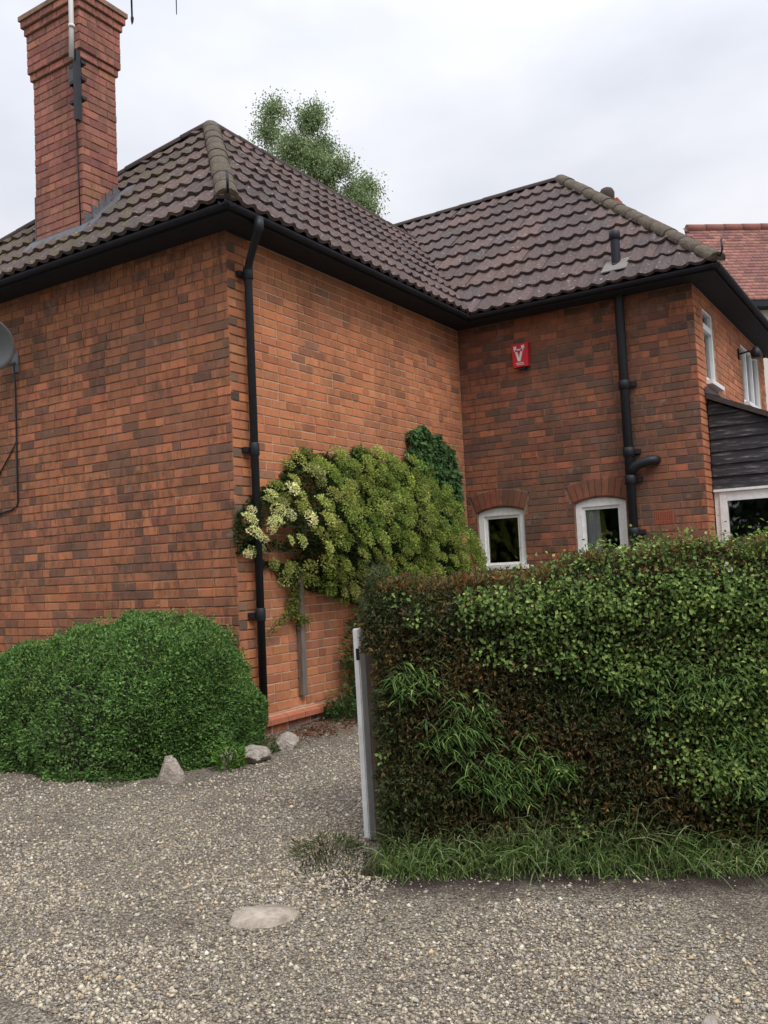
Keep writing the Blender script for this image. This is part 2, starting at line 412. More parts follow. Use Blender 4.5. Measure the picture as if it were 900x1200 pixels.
def emit(wall, org, u, w, h, nrm, cu, cz, palk, depth=.03, proud=0.0, rot=0.0, hidden=False, col=None):
    u = np.array(u, float); nrm = np.array(nrm, float); up = np.array([0, 0, 1.])
    c, s = math.cos(rot), math.sin(rot); ux, uz = u*c + up*s, up*c - u*s
    p = np.array(org, float) + u*cu + up*cz + nrm*(proud + rng.normal(0, .0012))
    m = np.eye(4); m[:3, 0] = ux*w; m[:3, 1] = -nrm*depth; m[:3, 2] = uz*h; m[:3, 3] = p
    if col is None:
        cols, wts = PALS[palk]; t = float(vnoise(p[None]*np.array([1, 1, 2.6]), 2.6, 77)[0])*1.2 + float(vnoise(p[None]*np.array([1, 1, 3.]), 6, 78)[0])*.6
        wts = [max(.05, w_*(1 + t*k_)) for w_, k_ in zip(wts, (-.6, -.2, .4, 1.1))[:len(wts)]] if False else [max(.05, w_*(1 + t*k_)) for w_, k_ in zip(wts, (-.7, -.2, .5, 1.2))]
        col = pal(1, cols, wts, j=.09)[0]
        if palk == 'B' and cu < .13 and w < .12 and rng.random() < .6: col = pal(1, [(.22, .145, .10), (.28, .16, .10), (.17, .12, .09)], j=.15)[0]
    d = CAMP - p; dist = np.linalg.norm(d); score = w*h*max(0, d @ nrm)/dist**3
    # nothing of a brick outside the frame or behind the shrub shows
    x = (p-CAMP) @ np.array(RR); y = (p-CAMP) @ np.array(UU); z = (p-CAMP) @ np.array(F)
    if z < .1 or abs(x/z*1046) > 450 or abs(y/z*1046) > 600 or hidden: score = 0
    col = np.append(col, {'A': .72, 'B': .25, 'C': .7, 'D': .15, 'K': .55}[palk])
    BRICKS.append((wall, m, col, score))
def lay_bricks(wall, org, u, nrm, length, z0, z1, palk, holes=(), hid=None, seed=0, proud=0.0):
    """garden-wall bond: stretchers with headers between, openings cut out of each course"""
    r = random.Random(seed); n = int(round((z1-z0)/CH)); J = .0088; LS = .222
    for k in range(n):
        za, zb = z0 + k*CH, z0 + (k+1)*CH; zm = (za+zb)/2
        cuts = sorted(c for c in (h(za, zb) for h in holes) if c)
        segs, a = [], 0.0
        for c0, c1 in cuts:
            if c0 > a + .03: segs.append((a, c0))
            a = max(a, c1)
        if a < length - .03: segs.append((a, length))
        pos, e, run = 0.0, [0.0], 0
        first = LS/2 if k % 2 else LS
        while pos < length:
            if pos == 0: w = first
            elif run >= 1 + r.randint(0, 3): w = LS/2; run = 0
            else: w = LS; run += 1
            pos = min(length, pos + w*r.uniform(.97, 1.03)); e.append(pos)
        for s0, s1 in segs:
            for a, b in zip(e, e[1:]):
                a2, b2 = max(a, s0), min(b, s1)
                if b2 - a2 < .025: continue
                cu = (a2+b2)/2
                emit(wall, org, u, b2-a2-J*r.uniform(.8, 1.2), CH-J*r.uniform(.85, 1.15), nrm, cu, zm, palk, proud=proud, rot=r.uniform(-.004, .004), hidden=bool(hid and hid(cu, zm)))

ZT = 4.44    # wall top
def wall_part(boxes, mat, label=None):
    b = BM()
    for x in boxes: b.box(*x)
    return link('wall', b.done('wall'), mat, house, label=label)
RC = .007    # mortar recess
# gable-end wall A (faces -Y), side wall B (+X), recessed front wall C (-Y), right wall D (+X)
XW = -10.25
wA = wall_part([(XW, X0-RC-.002, Y0+RC, Y0+.3, 0, ZT+.05)], M['mortar_dark'], 'sooty brown brick wall under the chimney')
wB = wall_part([(X0-.345, X0-RC, Y0+.302, YI+.3, 0, ZT+.05)], M['mortar_pale'], 'bright orange brick side wall with pale joints')
AR = []      # arched windows in C: x0, x1, zbot, zspring, rise
WIN = [(-5.065, -4.425, 1.34, 2.055, .06), (-3.775, -3.155, 1.34, 2.075, .06)]
def arc(x0, x1, zs, rise):
    a = (x1-x0)/2; Rr = (a*a+rise*rise)/(2*rise); return (x0+x1)/2, zs+rise-Rr, Rr
b = BM(); yb0, yb1 = YI+RC, YI+.28
xs = [X0-.005, WIN[0][0], WIN[0][1], WIN[1][0], WIN[1][1], XO-RC-.002]
for i in range(0, 6, 2): b.box(xs[i], xs[i+1], yb0, yb1, 0, ZT+.05)
for (x0, x1, zb, zs, rise) in WIN:
    b.box(x0, x1, yb0, yb1, 0, zb)
    cx_, cz_, Rr = arc(x0, x1, zs, rise)
    pts = [(x0, yb0, ZT+.05), (x0, yb0, zs)] + [(x0+(x1-x0)*t/10, yb0, cz_+math.sqrt(Rr*Rr-(x0+(x1-x0)*t/10-cx_)**2)) for t in range(1, 10)] + [(x1, yb0, zs), (x1, yb0, ZT+.05)]
    b.poly(pts, (0, yb1-yb0, 0))
wC = link('wall', b.done('wall'), M['mortar_dark'], house, label='dark mottled brick front wall of the recessed wing')
# D with two openings
DW = [(10.60, 11.15, 3.37, 4.30), (12.80, 14.15, 3.42, 4.30)]
b = BM(); xd0, xd1 = XO-.28, XO-RC
ys = [YI+.282, DW[0][0], DW[0][1], DW[1][0], DW[1][1], 14.6]
for i in range(0, 6, 2): b.box(xd0, xd1, ys[i], ys[i+1], 0, ZT+.05)
for (y0, y1, zb, zt) in DW:
    b.box(xd0, xd1, y0, y1, 0, zb); b.box(xd0, xd1, y0, y1, zt, ZT+.05)
wD = link('wall', b.done('wall'), M['mortar_pale'], house, label='orange brick right-hand wall above the lean-to')
# far and hidden walls, floors: close the rooms so that they are dark
b = BM()
b.box(XW, XW+.3, Y0+.31, 14.6, 0, ZT+.04); b.box(XW+.31, XO-.29, 14.3, 14.59, 0, ZT+.04); b.box(XW+.31, X0-.36, Y0+.31, YI+.3, ZT-.02, ZT+.03); b.box(XW+.31, XO-.29, YI+.302, 14.28, ZT-.02, ZT+.03)
link('wall', b.done('wall'), M['mortar_dark'], house)
b = BM()
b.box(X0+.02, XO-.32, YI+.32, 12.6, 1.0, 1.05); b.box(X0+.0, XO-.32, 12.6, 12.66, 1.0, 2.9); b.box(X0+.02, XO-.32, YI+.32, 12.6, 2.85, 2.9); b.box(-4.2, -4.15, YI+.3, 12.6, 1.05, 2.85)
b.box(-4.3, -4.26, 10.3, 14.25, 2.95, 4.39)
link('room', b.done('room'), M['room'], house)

# plinth zone below z=.156 on B: two courses, then the red ledge, then the wall
hidA = lambda u, z: (u > 1.2) and z < .95
lay_bricks(wA, (XW, Y0, 0), (1, 0, 0), (0, -1, 0), X0-XW, .05, ZT, 'A', hid=hidA, seed=1)
lay_bricks(wB, (X0, Y0, 0), (0, 1, 0), (1, 0, 0), YI-Y0, .172, ZT, 'B', hid=lambda u, z: (u > 1.2 and z < 1.2) or (1.3 < u < 3.6 and z < 2.3), seed=2)
lay_bricks(wB, (X0+.05, Y0, 0), (0, 1, 0), (1, 0, 0), YI-Y0, -.085, .083, 'C', seed=12)
def hole_arch(x0, x1, zb, zs, rise):
    cx_, cz_, Rr = arc(x0, x1, zs, rise); VL = .235
    def h(za, zb2):
        zm = (za+zb2)/2
        if zm < zb: return None
        if zm < zs - .02: return (x0-X0, x1-X0)
        hw = (x1-x0)/2*(1 + VL/Rr*.9)
        if zm < zs + .10: return (cx_-hw-X0+.02, cx_+hw-X0-.02)
        R2 = Rr+VL-.01; q = R2*R2-(zm-cz_)**2
        if q <= 0: return None
        q = min(math.sqrt(q), hw)
        return (cx_-q-X0, cx_+q-X0) if q > .04 else None
    return h
airb = (-2.845, -2.61, 1.755, 1.925)
holesC = [hole_arch(*w) for w in WIN] + [lambda za, zb: (airb[0]-X0, airb[1]-X0) if airb[2] < (za+zb)/2 < airb[3] else None]
lay_bricks(wC, (X0, YI, 0), (1, 0, 0), (0, -1, 0), XO-X0, .003, ZT, 'C', holes=holesC, hid=lambda u, z: z < 1.3, seed=3)
holesD = [(lambda w: (lambda za, zb: (w[0]-YI, w[1]-YI) if w[2] < (za+zb)/2 < w[3] else None))(w) for w in DW]
lay_bricks(wD, (XO, YI, 0), (0, 1, 0), (1, 0, 0), 14.6-YI, .003, ZT, 'D', holes=holesD, hid=lambda u, z: z < 1.3, seed=4)
# arch voussoirs
for (x0, x1, zb, zs, rise) in WIN:
    cx_, cz_, Rr = arc(x0, x1, zs, rise); VL = .225
    a0 = math.asin((x1-x0)/2/Rr); nv = 9
    for k in range(nv):
        a = -a0 + (k+.5)*2*a0/nv; rm = Rr + .006 + VL/2
        w = 2*a0/nv*(rm) - .009
        colr = pal(1, [(.34, .112, .065), (.29, .10, .062), (.24, .09, .06)], j=.12)[0]
        emit(wC, (0, YI, 0), (1, 0, 0), w, VL, (0, -1, 0), cx_+rm*math.sin(a), cz_+rm*math.cos(a), 'C', rot=-a, col=colr, proud=.007)

# chimney ------------------------------------------------------------
CX0, CX1, CY0, CY1 = -7.845, -7.085, 5.822, 6.275
bands = [(4.62, 6.71, 0), (6.71, 6.79, .022), (6.79, 7.21, .042), (7.21, 7.29, .062), (7.29, 7.37, .085)]
b = BM()
for z0, z1, o in bands: b.box(CX0-o+RC, CX1+o-RC, CY0-o+RC, CY1+o-RC, z0+(.003 if o else 0), z1)
b.poly([(CX0-.1, CY0-.1, 7.372), (CX1+.1, CY0-.1, 7.372), (CX1+.1, CY1+.1, 7.372), (CX0-.1, CY1+.1, 7.372)], (0, 0, .05))
chim = link('chimney', b.done('chimney'), M['mortar_dark'], house, label='tall red brick chimney with corbelled top')
def chim_rows(z0, z1, o, seed):
    n = max(1, int(round((z1-z0)/CH))); h = (z1-z0)/n; r = random.Random(seed); J = .009
    for k in range(n):
        for (org, u, nr, ln) in (((CX0-o, CY0-o, 0), (1, 0, 0), (0, -1, 0), CX1-CX0+2*o), ((CX1+o, CY0-o, 0), (0, 1, 0), (1, 0, 0), CY1-CY0+2*o)):
            pos = -(.0 if (k+(nr[0] > 0)) % 2 else .12)
            while pos < ln-.02:
                a = max(0, pos); bq = min(ln, pos+.222)
                if ln-bq < .05: bq = ln
                if bq-a > .02: emit(chim, org, u, bq-a-J, h-J, nr, (a+bq)/2, z0+h*(k+.5), 'K', rot=r.uniform(-.005, .005))
                pos = bq if bq > pos+.1 else pos+.222
for i, (z0, z1, o) in enumerate(bands): chim_rows(z0, z1, o, 40+i)

# hand out the bricks: the 300 that show largest singly, the rest joined per wall
BRICKS.sort(key=lambda t: -t[3])
rest = {}
for i, (wall, m, col, sc) in enumerate(BRICKS):
    k = int(rng.integers(6))
    if i < 300:
        o = bpy.data.objects.new('brick', BME[k]); COL.objects.link(o); o.parent = wall
        o.matrix_basis = Matrix(m.tolist()); o.color = tuple(float(x) for x in col)
    else: rest.setdefault(wall.name, []).append((k, m, col))
for wn_, lst in rest.items():
    V, Fc, C = [], [], []
    for k, m, col in lst:
        v, f = BT[k]; o = len(V)*12
        V.append(v @ m[:3, :3].T + m[:3, 3]); Fc += [[i+o for i in q] for q in f]; C.append(np.repeat(col[None], 12, 0))
    link('brickwork', npmesh('brickwork', np.concatenate(V), Fc, np.concatenate(C)), M['brick_mass'], bpy.data.objects[wn_], kind='stuff')

# red plinth ledge (sloping top), the clay bricks laid end to end, and the white-grey cable line under it
y = Y0+.03
led = link('plinth', BM().box(X0-.01, X0+.045, Y0+.01, YI, -.02, .16).done('plinth'), M['mortar_pale'], house, label='bright red brick ledge at the foot of the side wall')
b0 = None
i = 0
while y < YI-.1:
    ln = .245
    bb = BM(); zz = .083
    bb.poly([(X0+.02, y, zz), (X0+.085, y, zz), (X0+.085, y, zz+.045), (X0+.02, y, zz+.085)], (0, ln-.006, 0))
    o = link('ledge_brick', bb.done('ledge_brick', .004), M['orange'], led); y += ln
    if y > 8: break
link('cable', BM().tube([(X0+.075, Y0+.35, -.005), (X0+.07, Y0+.9, .03), (X0+.07, Y0+1.6, .05), (X0+.07, Y0+3, .06)], .005, 6).done('cable'), M['lead'], house)

# air brick
b = BM().box(airb[0]+.006, airb[1]-.006, YI+.004, YI+.05, airb[2]+.006, airb[3]-.006)
ab = link('air_brick', b.done('air_brick', .003), M['terracotta'], wC)
b = BM()
for i in range(9):
    x = airb[0]+.02+(airb[1]-airb[0]-.04)*i/8; b.box(x-.004, x+.004, YI-.004, YI+.003, airb[2]+.015, airb[3]-.015)
for j in range(6):
    z = airb[2]+.02+(airb[3]-airb[2]-.04)*j/5; b.box(airb[0]+.012, airb[1]-.012, YI-.002, YI+.003, z-.004, z+.004)
link('grille', b.done('grille'), M['terracotta'], wC)

# windows in C ---------------------------------------------------------
def arched_window(w, curtain):
    x0, x1, zb, zs, rise = w; y0, y1 = YI+.035, YI+.11; fw = .075
    cx_, cz_, Rr = arc(x0, x1, zs, rise); Ra = Rr-.004
    root = None
    b = BM(); zi = zs-.045
    b.box(x0+.004, x0+fw, y0, y1, zb+.05, zi); b.box(x1-fw, x1-.004, y0, y1, zb+.05, zi)
    top = [(x0+.004+(x1-x0-.008)*t/12) for t in range(13)]
    b.poly([(x0+.004, y0, zi+.001)] + [(x, y0, cz_+math.sqrt(Ra*Ra-(x-cx_)**2)) for x in top] + [(x1-.004, y0, zi+.001)], (0, y1-y0, 0))
    fr = link('window', b.done('window', .004), M['white'], house, label='small arched white window with pale curtain' if curtain else 'small arched white window with dark pane')
    b = BM(); i0, i1 = x0+fw, x1-fw       # inner sash
    b.box(i0+.001, i0+.035, y0+.018, y1-.01, zb+.085, zi-.036); b.box(i1-.035, i1-.001, y0+.018, y1-.01, zb+.085, zi-.036); b.box(i0+.001, i1-.001, y0+.018, y1-.01, zi-.035, zi-.001); b.box(i0+.001, i1-.001, y0+.018, y1-.01, zb+.051, zb+.084)
    link('sash', b.done('sash', .003), M['white'], fr)
    link('pane', BM().box(i0+.02, i1-.02, y0+.040, y0+.044, zb+.07, zi-.02).done('pane'), M['glass'], fr)
    link('sill', BM().box(x0-.03, x1+.03, YI-.045, y1, zb-.005, zb+.048).done('sill', .006), M['white'], fr)
    if curtain:
        n = 40; v = []; f = []
        for k in range(n+1):
            x = i0+.037+.17*k/n; yy = y0+.085+.012*math.sin(k*.9)+.01*math.sin(k*2.3)
            lo = x + .05*(k/n)*0
            v += [(lo, yy, zb+.05), (x-.02*(k/n), yy, zi+.02)]
        for k in range(n): f.append((2*k, 2*k+2, 2*k+3, 2*k+1))
        me = pymesh('curtain', v, f)
        o = link('curtain', me, M['curtain'], fr); sm = o.modifiers.new('thick', 'SOLIDIFY'); sm.thickness = .004
arched_window(WIN[0], False); arched_window(WIN[1], True)

# windows in D
def side_window(w, transom, mulls, lab):
    y0, y1, zb, zt = w; xa, xb = XO-.09, XO-.02; fw = .055
    b = BM()
    b.box(xa, xb, y0+.003, y0+fw, zb+.03, zt-.003); b.box(xa, xb, y1-fw, y1-.003, zb+.03, zt-.003)
    b.box(xa, xb, y0+fw+.001, y1-fw-.001, zt-fw, zt-.003); b.box(xa, xb, y0+fw+.001, y1-fw-.001, zb+.03, zb+.03+fw)
    for m_ in mulls: b.box(xa, xb-.004, m_-.03, m_+.03, zb+.03+fw+.001, zt-fw-.001)
    if transom: b.box(xa, xb+.004, y0+fw+.001, y1-fw-.001, transom-.035, transom+.035)
    fr = link('window', b.done('window', .004), M['upvc'], house, label=lab)
    link('pane', BM().box(xa+.03, xa+.034, y0+.02, y1-.02, zb+.05, zt-.02).done('pane'), M['glass'], fr)
    link('sill', BM().box(xa, XO+.07, y0-.04, y1+.04, zb-.02, zb+.028).done('sill', .005), M['upvc'], fr)
    n = 30; v = []; f = []
    for k in range(n+1):
        yy = y0+.03+(y1-y0-.06)*k/n; x = xa-.12+.015*math.sin(k*1.3); v += [(x, yy, zb+.02), (x, yy, zt)]
    for k in range(n): f.append((2*k, 2*k+2, 2*k+3, 2*k+1))
    o = link('curtain', pymesh('curtain', v, f), M['curtain'], fr); o.modifiers.new('thick', 'SOLIDIFY').thickness = .004
side_window(DW[0], 4.06, [], 'narrow white upper window with transom near the corner')
side_window(DW[1], None, [13.25, 13.7], 'white upper window with three lights under the far eaves')

# roof -----------------------------------------------------------------
EZ = 4.53
c1 = Vector((-4.855, 5.454, EZ)); c0 = Vector((-10.6, 5.454, EZ)); apL = Vector((-6.783, 7.382, 6.54))
v0 = Vector((-4.855, 9.831, EZ)); c2 = Vector((-1.896, 9.831, EZ)); apR = Vector((-4.522, 12.457, 7.08)); c3 = Vector((-1.896, 15.083, EZ))
kB = (apL.z-EZ)/(c1.x-apL.x); kC = (apR.z-EZ)/(apR.y-c2.y)
endL = Vector((-6.783, 9.831+(apL.z-EZ)/kC, apL.z)); rCl = Vector((-8.3, 12.457, 7.08)); c4 = Vector((-10.6, 15.083, EZ))
wv = Vector((-10.6, endL.y, EZ))
def slab(polys, th=.05):
    bm = bmesh.new()
    for p in polys:
        p = [Vector(q) for q in p]; n = (p[1]-p[0]).cross(p[2]-p[0]).normalized()
        if n.z < 0: n = -n
        t = [bm.verts.new(q-n*.045) for q in p]; u = [bm.verts.new(q-n*(.045+th)) for q in p]
        bm.faces.new(t); bm.faces.new(u[::-1])
        for i in range(len(p)): bm.faces.new([t[i], u[i], u[(i+1) % len(p)], t[(i+1) % len(p)]])
    bmesh.ops.recalc_face_normals(bm, faces=bm.faces); me = bpy.data.meshes.new('roof'); bm.to_mesh(me); bm.free(); return me
planes = [[c0, c1, apL], [c1, v0, endL, apL], [v0, c2, apR, rCl, endL], [c2, c3, apR], [c3, c4, rCl, apR], [c4, wv, endL, rCl], [wv, c0, apL, endL]]
roof = link('roof', slab(planes), M['felt'], house, label='hipped roof of dark brown rolled clay-coloured tiles')
TW, TG, TLn = .36, .37, .43
def tile_template(seed):
    r = np.random.default_rng(seed); nx = 12; v = []; f = []
    xs_ = np.linspace(0, 1, nx+1)*TW
    def prof(x):
        t = (x/(TW/2)) % 1.0
        return .033*math.exp(-((t-.55)/.20)**2)
    jz = r.uniform(-.003, .003)
    for (vv, lift) in ((-.0, .030), (.0, .004), (TLn, -.012)):
        for i, x in enumerate(xs_):
            if vv == 0 and lift == .004: v.append((x, 0.0, prof(x)*1.0 - .004 + jz))
            else: v.append((x, vv + (r.uniform(-.003, .003) if vv == 0 else 0), prof(x)+lift+jz))
    m_ = nx+1
    for i in range(nx):
        f.append((i, i+1, 2*m_+i+1, 2*m_+i)); f.append((m_+i, m_+i+1, i+1, i))
    return np.array(v), f
TT = [tile_template(s) for s in range(5)]
TME = []
for v, f in TT:
    me = pymesh('roof_tile', v, f); me.materials.append(M['tile_obj']); TME.append(me)
TP = ([(.138, .100, .096), (.122, .090, .090), (.154, .106, .097), (.107, .085, .086)], [4, 4, 2, 2])
tiles = []
def tile_plane(org, u, poly, valley_edges=(), palk=TP):
    """poly in world; clip tiles to it"""
    org = Vector(org); u = Vector(u).normalized(); n = (poly[1]-poly[0]).cross(poly[2]-poly[0]).normalized()
    if n.z < 0: n = -n
    v = n.cross(u).normalized()
    pts = [((p-org).dot(u), (p-org).dot(v)) for p in poly]
    area = sum(a[0]*b_[1]-b_[0]*a[1] for a, b_ in zip(pts, pts[1:]+pts[:1]))
    if area < 0: pts = pts[::-1]
    umin, umax = min(p[0] for p in pts), max(p[0] for p in pts); vmax = max(p[1] for p in pts)
    edges = []
    for a, b_ in zip(pts, pts[1:]+pts[:1]):
        d = Vector((b_[0]-a[0], b_[1]-a[1])).normalized(); nn = Vector((-d.y, d.x))   # inward
        if abs(d.y) < .05 and abs(a[1]) < .01: continue      # eave edge
        edges.append((Vector(a), nn))
    B4 = Matrix(((u.x, v.x, n.x, org.x), (u.y, v.y, n.y, org.y), (u.z, v.z, n.z, org.z), (0, 0, 0, 1)))
    row = 0; vv = -.035
    while vv < vmax-.02:
        uu = umin - TW*(.5 if False else 0) - random.uniform(0, .01)
        while uu < umax:
            cs = [(uu, vv), (uu+TW, vv), (uu+TW, vv+TLn), (uu, vv+TLn)]
            ds = [[(Vector(c)-a).dot(nn)-.012 for c in cs] for a, nn in edges]
            if all(max(d) > .02 for d in ds):
                k = random.randrange(5); cut = [e for e, d in zip(edges, ds) if min(d) < 0]
                ok = True
                if cut:
                    tv, tf = TT[k]; bm = bmesh.new(); q = [bm.verts.new((p[0]+uu, p[1]+vv, p[2])) for p in tv]
                    for fc in tf: bm.faces.new([q[i] for i in fc])
                    for a, nn in cut:
                        bmesh.ops.bisect_plane(bm, geom=bm.verts[:]+bm.edges[:]+bm.faces[:], dist=1e-5, plane_co=(a.x+nn.x*.012, a.y+nn.y*.012, 0), plane_no=(nn.x, nn.y, 0), clear_inner=True)
                    if len(bm.faces) < 3: ok = False
                    else:
                        me = bpy.data.meshes.new('roof_tile'); 
                        bmesh.ops.translate(bm, vec=(-uu, -vv, 0), verts=bm.verts[:]); bm.to_mesh(me); me.materials.append(M['tile_obj'])
                    bm.free()
                else: me = TME[k]
                if ok:
                    mt = B4 @ Matrix.Translation((uu, vv, random.uniform(-.003, .004))) @ Matrix.Rotation(random.uniform(-.012, .012), 4, 'Z')
                    tiles.append((me, mt, np.array(random.choices(*palk)[0])*random.uniform(.86, 1.14)))
            uu += TW
        vv += TG; row += 1
tile_plane(c0, (1, 0, 0), [c0, c1, apL]); tile_plane(c1, (0, 1, 0), [c1, v0, endL, apL]); vX = v0 + (endL-v0)*((apR.y-v0.y)/(endL.y-v0.y)); vX.z = apR.z
tile_plane(v0, (1, 0, 0), [v0, c2, apR, vX])
def vis_score(p):
    d = np.array(p)-CAMP; x, y, z = d @ np.array(RR), d @ np.array(UU), d @ np.array(F)
    if z < .1 or abs(x/z*1046) > 460 or abs(y/z*1046) > 610: return 0
    return 1/z**2
tiles.sort(key=lambda t: -vis_score(t[1] @ Vector((TW/2, TG/2, 0))))
V, Fc, C, o_ = [], [], [], 0
for i, (me, mt, col) in enumerate(tiles):
    if i < 300:
        o = bpy.data.objects.new('roof_tile', me); COL.objects.link(o); o.parent = roof; o.matrix_basis = mt; o.color = (*map(float, col), 1)
    else:
        for p in me.vertices: V.append(tuple(mt @ p.co)); C.append(col)
        for p in me.polygons: Fc.append([j+o_ for j in p.vertices])
        o_ = len(V)
if V:
    me = pymesh('tile_mass', V, Fc); a = me.attributes.new('col', 'FLOAT_COLOR', 'POINT'); cc = np.ones((len(V), 4), np.float32); cc[:, :3] = C; a.data.foreach_set('color', cc.ravel())
    link('tile_mass', me, M['tile_mass'], roof, kind='stuff')
# unseen slopes: one sheet of tile colour above the felt
b = bmesh.new()
for p in planes[3:] + [[vX, rCl, endL]]:
    n = (p[1]-p[0]).cross(p[2]-p[0]).normalized(); n = n if n.z > 0 else -n
    b.faces.new([b.verts.new(q-n*.01) for q in p])
me = bpy.data.meshes.new('roof_sheet'); b.to_mesh(me); b.free()
a = me.attributes.new('col', 'FLOAT_COLOR', 'POINT'); a.data.foreach_set('color', np.tile(np.array([.1, .065, .06, 1], np.float32), len(me.vertices)))
link('roof_sheet', me, M['tile_mass'], roof)

def ridge_run(p0, p1, r, ln, mat, name, up=Vector((0, 0, 1)), lift=.0, flat=.75):
    p0, p1 = Vector(p0), Vector(p1); d = (p1-p0).normalized(); s = d.cross(up).normalized(); n = s.cross(d).normalized()
    L_ = (p1-p0).length; k = max(1, round(L_/ln)); st = L_/k
    for i in range(k):
        bm = bmesh.new(); rings = []
        rv = [r*random.uniform(.97, 1.04) for _ in range(4)]
        for t, q in ((0, 1.04), (.012, 1.08), (.97, 1.0), (1.03, .94)):
            rr = rv[0]*q; ring = []
            for a in range(11):
                an = math.pi*(a/10)*1.12 - .06*math.pi
                ring.append(bm.verts.new((t*st, math.cos(an)*rr, math.sin(an)*rr*flat)))
            rings.append(ring)
        for A_, B_ in zip(rings, rings[1:]):
            for a in range(10): bm.faces.new([A_[a], A_[a+1], B_[a+1], B_[a]]).smooth = True
        bm.faces.new(rings[0][::-1]); bm.faces.new(rings[-1])
        bmesh.ops.recalc_face_normals(bm, faces=bm.faces)
        me = bpy.data.meshes.new(name); bm.to_mesh(me); bm.free()
        o = link(name, me, mat, roof)
        q = p0 + d*st*i + n*lift
        o.matrix_basis = Matrix(((d.x, s.x, n.x, q.x), (d.y, s.y, n.y, q.y), (d.z, s.z, n.z, q.z), (0, 0, 0, 1))) @ Matrix.Rotation(random.uniform(-.015, .015), 4, 'Y')
ridge_run(c1+Vector((.0, -.0, .0)), apL, .092, .34, M['hip'], 'hip_tile')
ridge_run(c0, apL, .085, .36, M['ridge'], 'hip_tile')
ridge_run(c2+Vector((.0, -.0, .0)), apR, .098, .36, M['hip'], 'hip_tile')
ridge_run(apL, endL, .085, .40, M['ridge'], 'ridge_tile', lift=-.015)
ridge_run(rCl, apR, .085, .40, M['ridge'], 'ridge_tile', lift=-.015)
# valley trough
b = BM(); e = (endL-v0).normalized(); s = Vector((e.y, -e.x, 0)).normalized()
b.poly([v0-s*.16+Vector((0, 0, -.005)), v0+Vector((0, 0, -.03)), v0+s*.16+Vector((0, 0, -.005)), v0+Vector((0, 0, -.05))], endL-v0)
link('valley', b.done('valley'), M['felt'], roof)
# hip irons at the two corners
for c in (c1, c2):
    dd = Vector((1, -1, 0)).normalized()
    p = c+Vector((.0, .0, .02))
    link('hip_iron', BM().tube([p-dd*.15+Vector((0, 0, .1)), p+dd*.07+Vector((0, 0, .0)), p+dd*.11+Vector((0, 0, .05)), p+dd*.10+Vector((0, 0, .16))], .012, 6).done('hip_iron'), M['black'], roof)
# soffit, fascia, gutters
sz = 4.445
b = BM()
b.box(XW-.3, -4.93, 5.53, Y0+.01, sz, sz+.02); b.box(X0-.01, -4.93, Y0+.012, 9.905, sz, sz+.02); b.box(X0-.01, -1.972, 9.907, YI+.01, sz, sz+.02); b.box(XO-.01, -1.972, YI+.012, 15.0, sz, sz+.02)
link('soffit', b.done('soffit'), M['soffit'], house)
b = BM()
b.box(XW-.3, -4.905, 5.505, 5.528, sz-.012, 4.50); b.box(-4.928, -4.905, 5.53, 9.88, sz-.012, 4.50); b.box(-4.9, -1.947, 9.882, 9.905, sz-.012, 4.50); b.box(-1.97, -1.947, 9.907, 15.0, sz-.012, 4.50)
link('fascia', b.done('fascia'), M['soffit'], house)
def gutter(p0, p1, outw):
    p0, p1, ow = Vector(p0), Vector(p1), Vector(outw); bm = bmesh.new(); rings = []
    for p in (p0, p1):
        rings.append([[bm.verts.new(p + ow*math.cos(a)*r + Vector((0, 0, -math.sin(a)*r))) for a in [math.pi*i/8 for i in range(9)]] for r in (.040, .035)])
    for j, sgn in ((0, 1), (1, -1)):
        for i in range(8):
            q = [rings[0][j][i], rings[0][j][i+1], rings[1][j][i+1], rings[1][j][i]]; bm.faces.new(q if sgn > 0 else q[::-1])
    for i in (0, 8): bm.faces.new([rings[0][0][i], rings[1][0][i], rings[1][1][i], rings[0][1][i]])
    for e_ in (0, 1):
        for i in range(8): bm.faces.new([rings[e_][0][i], rings[e_][0][i+1], rings[e_][1][i+1], rings[e_][1][i]])
    bmesh.ops.recalc_face_normals(bm, faces=bm.faces)
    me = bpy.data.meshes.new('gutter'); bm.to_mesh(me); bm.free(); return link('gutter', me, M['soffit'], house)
gz = 4.49
gutter((XW-.3, 5.465, gz), (-4.82, 5.465, gz), (0, -1, 0)); gutter((-4.865, 5.39, gz), (-4.865, 9.80, gz), (1, 0, 0))
gutter((-4.845, 9.842, gz), (-1.87, 9.842, gz), (0, -1, 0)); gutter((-1.907, 9.80, gz), (-1.907, 15.0, gz), (1, 0, 0))

# chimney flashing, pot
def roofA(y): return EZ + (y-5.454)*(apL.z-EZ)/(apL.y-5.454)
b = BM()
zf = roofA(CY0)
b.box(CX0-.05, CX1+.05, CY0-.016, CY0-.002, zf-.10, zf+.075)
b.poly([(CX0-.08, CY0-.11, roofA(CY0-.11)+.045), (CX1+.10, CY0-.11, roofA(CY0-.11)+.045), (CX1+.10, CY0-.012, zf+.055), (CX0-.08, CY0-.012, zf+.055)], (0, 0, .014))
for i in range(5):
    ya = CY0+i*.091; yb = ya+.089
    b.box(CX1+.002, CX1+.014, ya, yb, roofA(ya)-.08, roofA(yb)+.10+.01*(i % 2))
b.poly([(CX1+.012, CY0-.10, roofA(CY0-.10)+.05), (CX1+.16, CY0-.10, roofA(CY0-.10)+.045), (CX1+.15, CY1+.1, roofA(CY1+.1)+.045), (CX1+.012, CY1+.1, roofA(CY1+.1)+.05)], (0, 0, .012))
b.box(CX0-.014, CX0-.002, CY0, CY1, zf-.1, roofA(CY1)+.08)
link('flashing', b.done('flashing', .003), M['lead'], chim)
px_, py_ = (CX0+CX1)/2, (CY0+CY1)/2
